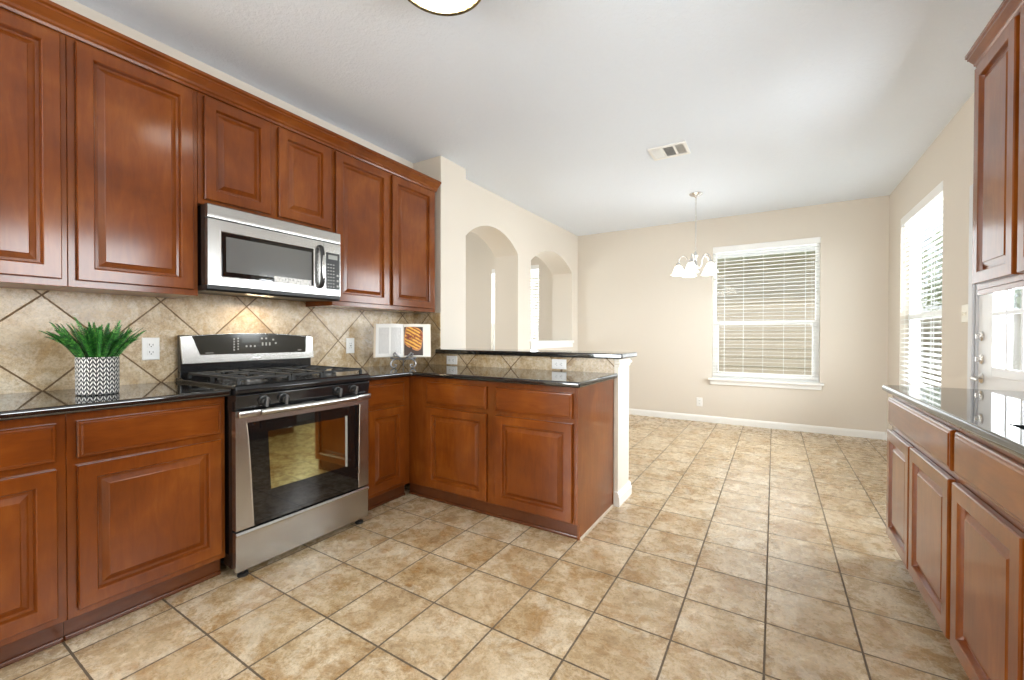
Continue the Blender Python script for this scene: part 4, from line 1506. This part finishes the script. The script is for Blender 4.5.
# ------------------------------------------------------------------ cookbook on its stand
def make_cookbook():
    cx, cy = 0.345, 2.350
    ang = math.atan2(-0.72, 0.70) + PI / 2     # local -y faces the camera side
    # local frame: x across (left to right as read), y away from reader, z up
    yaw = Matrix.Rotation(math.atan2(0.72, 0.695), 4, 'Z')
    base = Vector((cx, cy, CT))
    lean = Matrix.Rotation(math.radians(-14), 4, 'X')
    up = Matrix.Translation((0, 0, 0.088))
    T = Matrix.Translation(base) @ yaw

    def local(name, label, cat):
        o = thing(name, label, cat, (0, 0, 0))
        o.matrix_world = T
        return o
    st = local('cookbook_stand', 'scrolled grey metal stand holding the open cookbook in the corner', 'stand')

    def curve(f, n=24):
        return [f(k / (n - 1)) for k in range(n)]
    R = 0.0052
    # back easel: arched hoop with a ring finial, rear leg
    k = MB()
    hoop = [(-0.075, 0.0, 0.085), (-0.07, 0.012, 0.14), (-0.045, 0.034, 0.23), (-0.015, 0.048, 0.285), (0, 0.050, 0.292), (0.015, 0.048, 0.285), (0.045, 0.034, 0.23), (0.07, 0.012, 0.14), (0.075, 0.0, 0.085)]
    k.tube(hoop, R, 8)
    k.tube([(0.016 * math.cos(a), 0.052, 0.309 + 0.018 * math.sin(a)) for a in [2 * PI * j / 16 for j in range(16)]], R * 0.9, 8, closed=True)
    k.build('back_hoop', 'wrought', st, smooth=60)
    MB().tube([(0, 0.050, 0.288), (0, 0.075, 0.16), (0, 0.105, 0.006)], R, 8).build('rear_leg', 'wrought', st, smooth=60)
    # bottom shelf rail
    s_ = MB()
    s_.tube([(-0.095, -0.012, 0.082), (-0.05, -0.02, 0.072), (0, -0.024, 0.068), (0.05, -0.02, 0.072), (0.095, -0.012, 0.082)], R * 1.2, 8)
    s_.tube([(-0.095, -0.012, 0.074), (-0.05, 0.02, 0.072), (0, 0.028, 0.070), (0.05, 0.02, 0.072), (0.095, -0.012, 0.074)], R, 8)
    s_.build('shelf_rail', 'wrought', st, smooth=60)
    for sg in (-1, 1):
        # scroll foot: from the rail down into a C-scroll
        f = MB()
        pts = [(sg * 0.060, -0.020, 0.072), (sg * 0.085, -0.026, 0.058), (sg * 0.094, -0.030, 0.036), (sg * 0.088, -0.032, 0.014), (sg * 0.070, -0.032, 0.0048),
               (sg * 0.054, -0.032, 0.012), (sg * 0.052, -0.032, 0.026), (sg * 0.064, -0.032, 0.032), (sg * 0.070, -0.032, 0.024)]
        f.tube(pts, [R * 1.3] * 7 + [R, R * 0.8], 8)
        f.build('scroll_foot', 'wrought', st, smooth=60)
        # page-holding scroll at the front
        p = MB()
        pts = [(sg * 0.012, -0.026, 0.070), (sg * 0.028, -0.046, 0.082), (sg * 0.050, -0.050, 0.102), (sg * 0.072, -0.050, 0.122), (sg * 0.084, -0.050, 0.112),
               (sg * 0.078, -0.050, 0.096), (sg * 0.062, -0.050, 0.094), (sg * 0.046, -0.050, 0.104)]
        pts = [(x * 0.85, y, z) for x, y, z in pts]
        p.tube(pts, [R * 1.4] * 6 + [R, R * 0.8], 8)
        p.build('page_scroll', 'wrought', st, smooth=60)
    # the open book, leaning back
    bk = thing('cookbook', 'open cookbook with a food photo page, propped on the scrolled stand', 'book', (0, 0, 0))
    bk.matrix_world = T @ up @ Matrix.Translation((0, -0.016, 0)) @ lean
    W, HB = 0.206, 0.262

    def sheet(x):          # y offset (towards the back) of a gently arched open page
        a = abs(x) / W
        return -0.018 * math.sin(PI * min(1, a) ** 0.7) * (1 - 0.25 * a) + 0.006 * (1 - a)
    cov = MB()
    for sg in (-1, 1):
        xs_ = [sg * W * (1.03 if sg > 0 else 1.075) * j / 10 for j in range(11)]
        poly = [(x, 0.011 - 0.004 * abs(x) / W) for x in xs_] + [(x, 0.0135 - 0.004 * abs(x) / W) for x in reversed(xs_)]
        cov.prism(poly, 'z', -0.004, HB + 0.004)
    cov.build('cover', 'cover', bk, smooth=30)
    for sg, mat in ((-1, 'page_text'), (1, 'page')):
        xs_ = [sg * (0.001 + (W - 0.001) * j / 16) for j in range(17)]
        poly = [(x, sheet(x)) for x in xs_] + [(x, 0.0105 - 0.004 * abs(x) / W) for x in reversed(xs_)]
        pg = MB().prism(poly, 'z', 0.0, HB).build('page_block', mat, bk, smooth=30)
        if sg > 0:
            def patch(x0, x1, z0, z1, off, r=0.0, tilt=0.0):
                if r <= 0:
                    return MB().grid([[(x, sheet(x) - off, z) for x in [x0 + (x1 - x0) * j / 12 for j in range(13)]] for z in (z0, z1)])
                m = MB()
                b = bmesh.new()
                ring = []
                for (qx, qz, a0) in ((x1 - r, z1 - r, 0), (x0 + r, z1 - r, PI / 2), (x0 + r, z0 + r, PI), (x1 - r, z0 + r, 1.5 * PI)):
                    for j in range(7):
                        a = a0 + PI / 2 * j / 6
                        ring.append((qx + r * math.cos(a), qz + r * math.sin(a)))
                c0 = b.verts.new(((x0 + x1) / 2, sheet((x0 + x1) / 2) - off, (z0 + z1) / 2))
                vs = []
                if tilt:
                    mx_, mz_ = (x0 + x1) / 2, (z0 + z1) / 2
                    ring = [(mx_ + (x - mx_) * math.cos(tilt) - (z - mz_) * math.sin(tilt) * 0.55, mz_ + (x - mx_) * math.sin(tilt) * 1.5 + (z - mz_) * math.cos(tilt)) for x, z in ring]
                    ring = [(min(max(x, 0.0065), 0.1495), min(max(z, 0.009), 0.237)) for x, z in ring]
                for (x, z) in ring:
                    vs.append(b.verts.new((x, sheet(x) - off, z)))
                mids = []
                for (x, z) in ring:
                    xm = (x + (x0 + x1) / 2) / 2
                    mids.append(b.verts.new((xm, sheet(xm) - off, (z + (z0 + z1) / 2) / 2)))
                for j in range(len(vs)):
                    j2 = (j + 1) % len(vs)
                    b.faces.new((vs[j], vs[j2], mids[j2], mids[j]))
                    b.faces.new((mids[j], mids[j2], c0))
                m._merge(b)
                return m
            patch(0.006, 0.150, 0.008, 0.238, 0.0006).build('photo_print', 'photo_dark', pg)
            patch(0.006, 0.150, 0.056, 0.244, 0.0012, 0.052, -0.35).build('tray_print', 'tray', pg)
            patch(0.013, 0.143, 0.068, 0.238, 0.0018, 0.046, -0.35).build('food_print', 'food', pg)
    return st, bk


make_cookbook()


# ------------------------------------------------------------------ ceiling fittings
def make_flush_light():
    cx, cy = 1.63, 1.325
    r = thing('ceiling_light', 'round flush ceiling light with a pale brass rim and glowing dome', 'light', (cx, cy, H))
    MB().lathe([(0.150, H - 0.0005), (0.165, H - 0.02), (0.172, H - 0.085), (0.186, H - 0.098), (0.190, H - 0.112), (0.184, H - 0.122), (0.172, H - 0.120), (0.166, H - 0.108), (0.150, H - 0.03)],
               (cx, cy, 0), 56).build('rim', 'brass', r, smooth=40)
    MB().lathe([(0.164, H - 0.100), (0.165, H - 0.114), (0.150, H - 0.134), (0.115, H - 0.156), (0.06, H - 0.170), (0, H - 0.174), ], (cx, cy, 0), 56, cap=False).build('glass_dome', 'dome', r, smooth=60)
    cr_ = MB()
    for k in range(28):
        a = 2 * PI * k / 28
        a2 = a + PI / 28
        cr_.tube([(cx + 0.168 * math.cos(a), cy + 0.168 * math.sin(a), H - 0.1185), (cx + 0.158 * math.cos(a2), cy + 0.158 * math.sin(a2), H - 0.129),
                  (cx + 0.168 * math.cos(a2 + PI / 28), cy + 0.168 * math.sin(a2 + PI / 28), H - 0.1185)], 0.0022, 5)
    cr_.build('rope_edge', 'brass', r, smooth=60)


make_flush_light()


def make_chandelier():
    cx, cy = 2.058, 5.02
    up = 0.045
    r = thing('chandelier', 'slender nickel chandelier with five glowing bell shades over the dining area', 'chandelier', (cx, cy, H))
    MB().lathe([(0.0, H - 0.0005), (0.068, H - 0.0005), (0.068, H - 0.008), (0.050, H - 0.022), (0.018, H - 0.034), (0.008, H - 0.045), (0, H - 0.045)], (cx, cy, 0), 32).build('canopy', 'nickel', r, smooth=40)
    ch = MB()
    z = H - 0.045
    k = 0
    while z > 2.06 + up:          # chain links
        a = (k % 2) * PI / 2
        ch.tube([(cx + 0.0075 * math.cos(t) * math.cos(a), cy + 0.0075 * math.cos(t) * math.sin(a), z - 0.014 + 0.016 * math.sin(t)) for t in [2 * PI * j / 10 for j in range(10)]], 0.0018, 5, closed=True)
        z -= 0.025
        k += 1
    ch.tube([(cx + 0.003, cy, H - 0.04), (cx + 0.003, cy, 2.03 + up)], 0.0014, 6)
    ch.build('chain', 'nickel', r, smooth=60)
    MB().lathe([(0, 2.045), (0.008, 2.04), (0.010, 2.02), (0.022, 2.005), (0.024, 1.985), (0.012, 1.97), (0.014, 1.93), (0.022, 1.90), (0.028, 1.875), (0.024, 1.85), (0.010, 1.835), (0.012, 1.815), (0.006, 1.80), (0, 1.795)],
               (cx, cy, up), 24).build('hub', 'nickel', r, smooth=50)
    right = Vector((0.85, 0.527, 0))
    fwd = Vector((-0.527, 0.85, 0))
    for k in range(5):
        a = math.radians(16 + 72 * k)
        d = right * math.cos(a) + fwd * math.sin(a)
        c0 = Vector((cx, cy, up))
        prof = [(0.022, 1.872), (0.050, 1.858), (0.072, 1.885), (0.078, 1.935), (0.095, 1.980), (0.128, 1.996), (0.160, 1.978), (0.172, 1.945), (0.174, 1.918)]
        arm = MB().tube([c0 + d * rr + Vector((0, 0, zz)) for rr, zz in prof], 0.0048, 8).build('arm', 'nickel', r, smooth=60)
        sx, sy = (c0 + d * 0.174).x, (c0 + d * 0.174).y
        MB().lathe([(0.008, 1.925), (0.019, 1.915), (0.022, 1.895), (0.016, 1.886), (0, 1.886)], (sx, sy, up), 20).build('socket_cup', 'nickel', arm, smooth=40)
        MB().lathe([(0.018, 1.892), (0.032, 1.882), (0.043, 1.862), (0.050, 1.835), (0.061, 1.808), (0.078, 1.790), (0.0765, 1.789), (0.059, 1.806), (0.048, 1.835), (0.041, 1.862), (0.030, 1.880), (0.016, 1.889)],
                   (sx, sy, up), 28, cap=False).build('lamp_shade', 'shade', arm, smooth=60)


make_chandelier()


def make_vent():
    x0, x1, y0, y1 = 1.885, 2.185, 3.612, 3.868
    r = thing('ceiling_vent', 'small white rectangular air vent on the ceiling', 'vent', ((x0 + x1) / 2, (y0 + y1) / 2, H))
    m = MB()
    zb = H - 0.012
    m.box(x0, x1, y0, y0 + 0.03, zb, H - 0.0005, 0.003).box(x0, x1, y1 - 0.03, y1, zb, H - 0.0005, 0.003)
    m.box(x0, x0 + 0.025, y0 + 0.03, y1 - 0.03, zb, H - 0.0005, 0.003).box(x1 - 0.025, x1, y0 + 0.03, y1 - 0.03, zb, H - 0.0005, 0.003)
    for x in (x0 + 0.11, x0 + 0.20):
        m.box(x - 0.006, x + 0.006, y0 + 0.03, y1 - 0.03, zb + 0.001, H - 0.0005)
    m.build('frame', 'white_vinyl', r, smooth=40)
    MB().box(x0 + 0.02, x1 - 0.02, y0 + 0.025, y1 - 0.025, H - 0.0020, H - 0.0006).build('duct_opening', 'vent_dark', r)
    for (xa, xb, rot) in ((x0 + 0.025, x0 + 0.104, -0.75), (x0 + 0.116, x0 + 0.194, 0.0), (x0 + 0.206, x1 - 0.025, 0.75)):
        l = MB()
        if rot == 0.0:
            for j in range(9):
                y = y0 + 0.042 + j * 0.0215
                l.box(-0.039, 0.039, -0.007, 0.007, -0.0006, 0.0006, 0, 1, Matrix.Translation(((xa + xb) / 2, y, H - 0.0075)) @ Matrix.Rotation(0.6, 4, 'X'))
        else:
            nn = 6
            for j in range(nn):
                x = xa + (xb - xa) * (j + 0.5) / nn
                l.box(-0.007, 0.007, -0.097, 0.097, -0.0006, 0.0006, 0, 1, Matrix.Translation((x, (y0 + y1) / 2, H - 0.0075)) @ Matrix.Rotation(rot, 4, 'Y'))
        l.build('louvres', 'white_vinyl', r)


make_vent()


# ------------------------------------------------------------------ outside
struct(MB().box(-30, 30, -25, 40, -0.30, -0.15).build('ground', 'grass'))


def neighbour():
    r = thing('neighbour_house', 'tan lap-sided neighbour house seen through the far window', 'house', (2.0, 10.2, -0.15))
    m = MB()
    z = -0.15
    while z < 2.65:
        m.prism([(9.600, z), (9.600, z + 0.178), (9.588, z + 0.178), (9.574, z)], 'x', -6, 4.3)
        z += 0.178
    m.box(-6, 4.3, 9.6005, 9.9, -0.15, 2.7)
    m.build('siding', 'siding', r)
    MB().box(-6.3, 4.6, 9.15, 9.60, 2.66, 2.72).box(-6.3, 4.6, 9.10, 9.149, 2.66, 2.86).build('eave', 'white_vinyl', r)
    MB().prism([(9.05, 2.865), (13.0, 4.9), (13.0, 2.865)], 'x', -6.4, 4.7).build('roof', 'shingle', r)


neighbour()


def fence():
    r = thing('wooden_fence', 'weathered board fence outside the glazed door', 'fence', (8.0, 3.0, -0.15))
    m = MB()
    rnd = random.Random(3)
    y = -6.0
    while y < 13:
        h = 1.70 + rnd.uniform(-0.01, 0.01)
        m.box(8.0, 8.02, y, y + 0.138, -0.15, h)
        y += 0.143
    m.build('boards', 'fence', r)
    MB().box(8.021, 8.06, -6, 13, 0.2, 0.29).box(8.021, 8.06, -6, 13, 1.35, 1.44).build('rails', 'fence', r)


fence()


def end_fence():
    r = thing('wooden_fence', 'board fence closing the far end of the garden, seen through the side blind', 'fence', (6.2, 15.0, -0.15))
    m = MB()
    rnd = random.Random(4)
    x = 4.4
    while x < 7.9:
        m.box(x, x + 0.138, 15.0, 15.02, -0.15, 1.70 + rnd.uniform(-0.01, 0.01))
        x += 0.143
    m.build('boards', 'fence', r)
    MB().box(4.4, 7.9, 15.021, 15.06, 0.2, 0.29).box(4.4, 7.9, 15.021, 15.06, 1.35, 1.44).build('rails', 'fence', r)


end_fence()


def tree(x, y, h, s, label):
    r = thing('leafy_tree', label, 'tree', (x, y, -0.15))
    rnd = random.Random(int(x * 10 + y))
    MB().tube([(x, y, -0.15), (x + 0.05, y, h * 0.4), (x, y + 0.05, h * 0.75)], [0.14, 0.11, 0.05], 10).build('trunk', 'bark', r, smooth=50)
    b = bmesh.new()
    for i in range(4200):
        v = Vector((rnd.gauss(0, 1), rnd.gauss(0, 1), rnd.gauss(0, 1))).normalized() * (rnd.random() ** 0.4)
        p = Vector((x, y, h * 0.68)) + Vector((v.x * s, v.y * s, v.z * s * 0.9))
        a = Vector((rnd.gauss(0, 1), rnd.gauss(0, 1), rnd.gauss(0, 1))).normalized()
        c_ = a.cross(Vector((rnd.gauss(0, 1), rnd.gauss(0, 1), rnd.gauss(0, 1)))).normalized()
        q = 0.10
        b.faces.new([b.verts.new(p + a * q), b.verts.new(p + c_ * q * 0.5), b.verts.new(p - a * q), b.verts.new(p - c_ * q * 0.5)])
    m = MB()
    m._merge(b)
    m.build('crown', 'tree_leaf', r)


tree(8.6, 18.5, 4.6, 2.1, 'green leafy tree beyond the board fence, through the door glass')
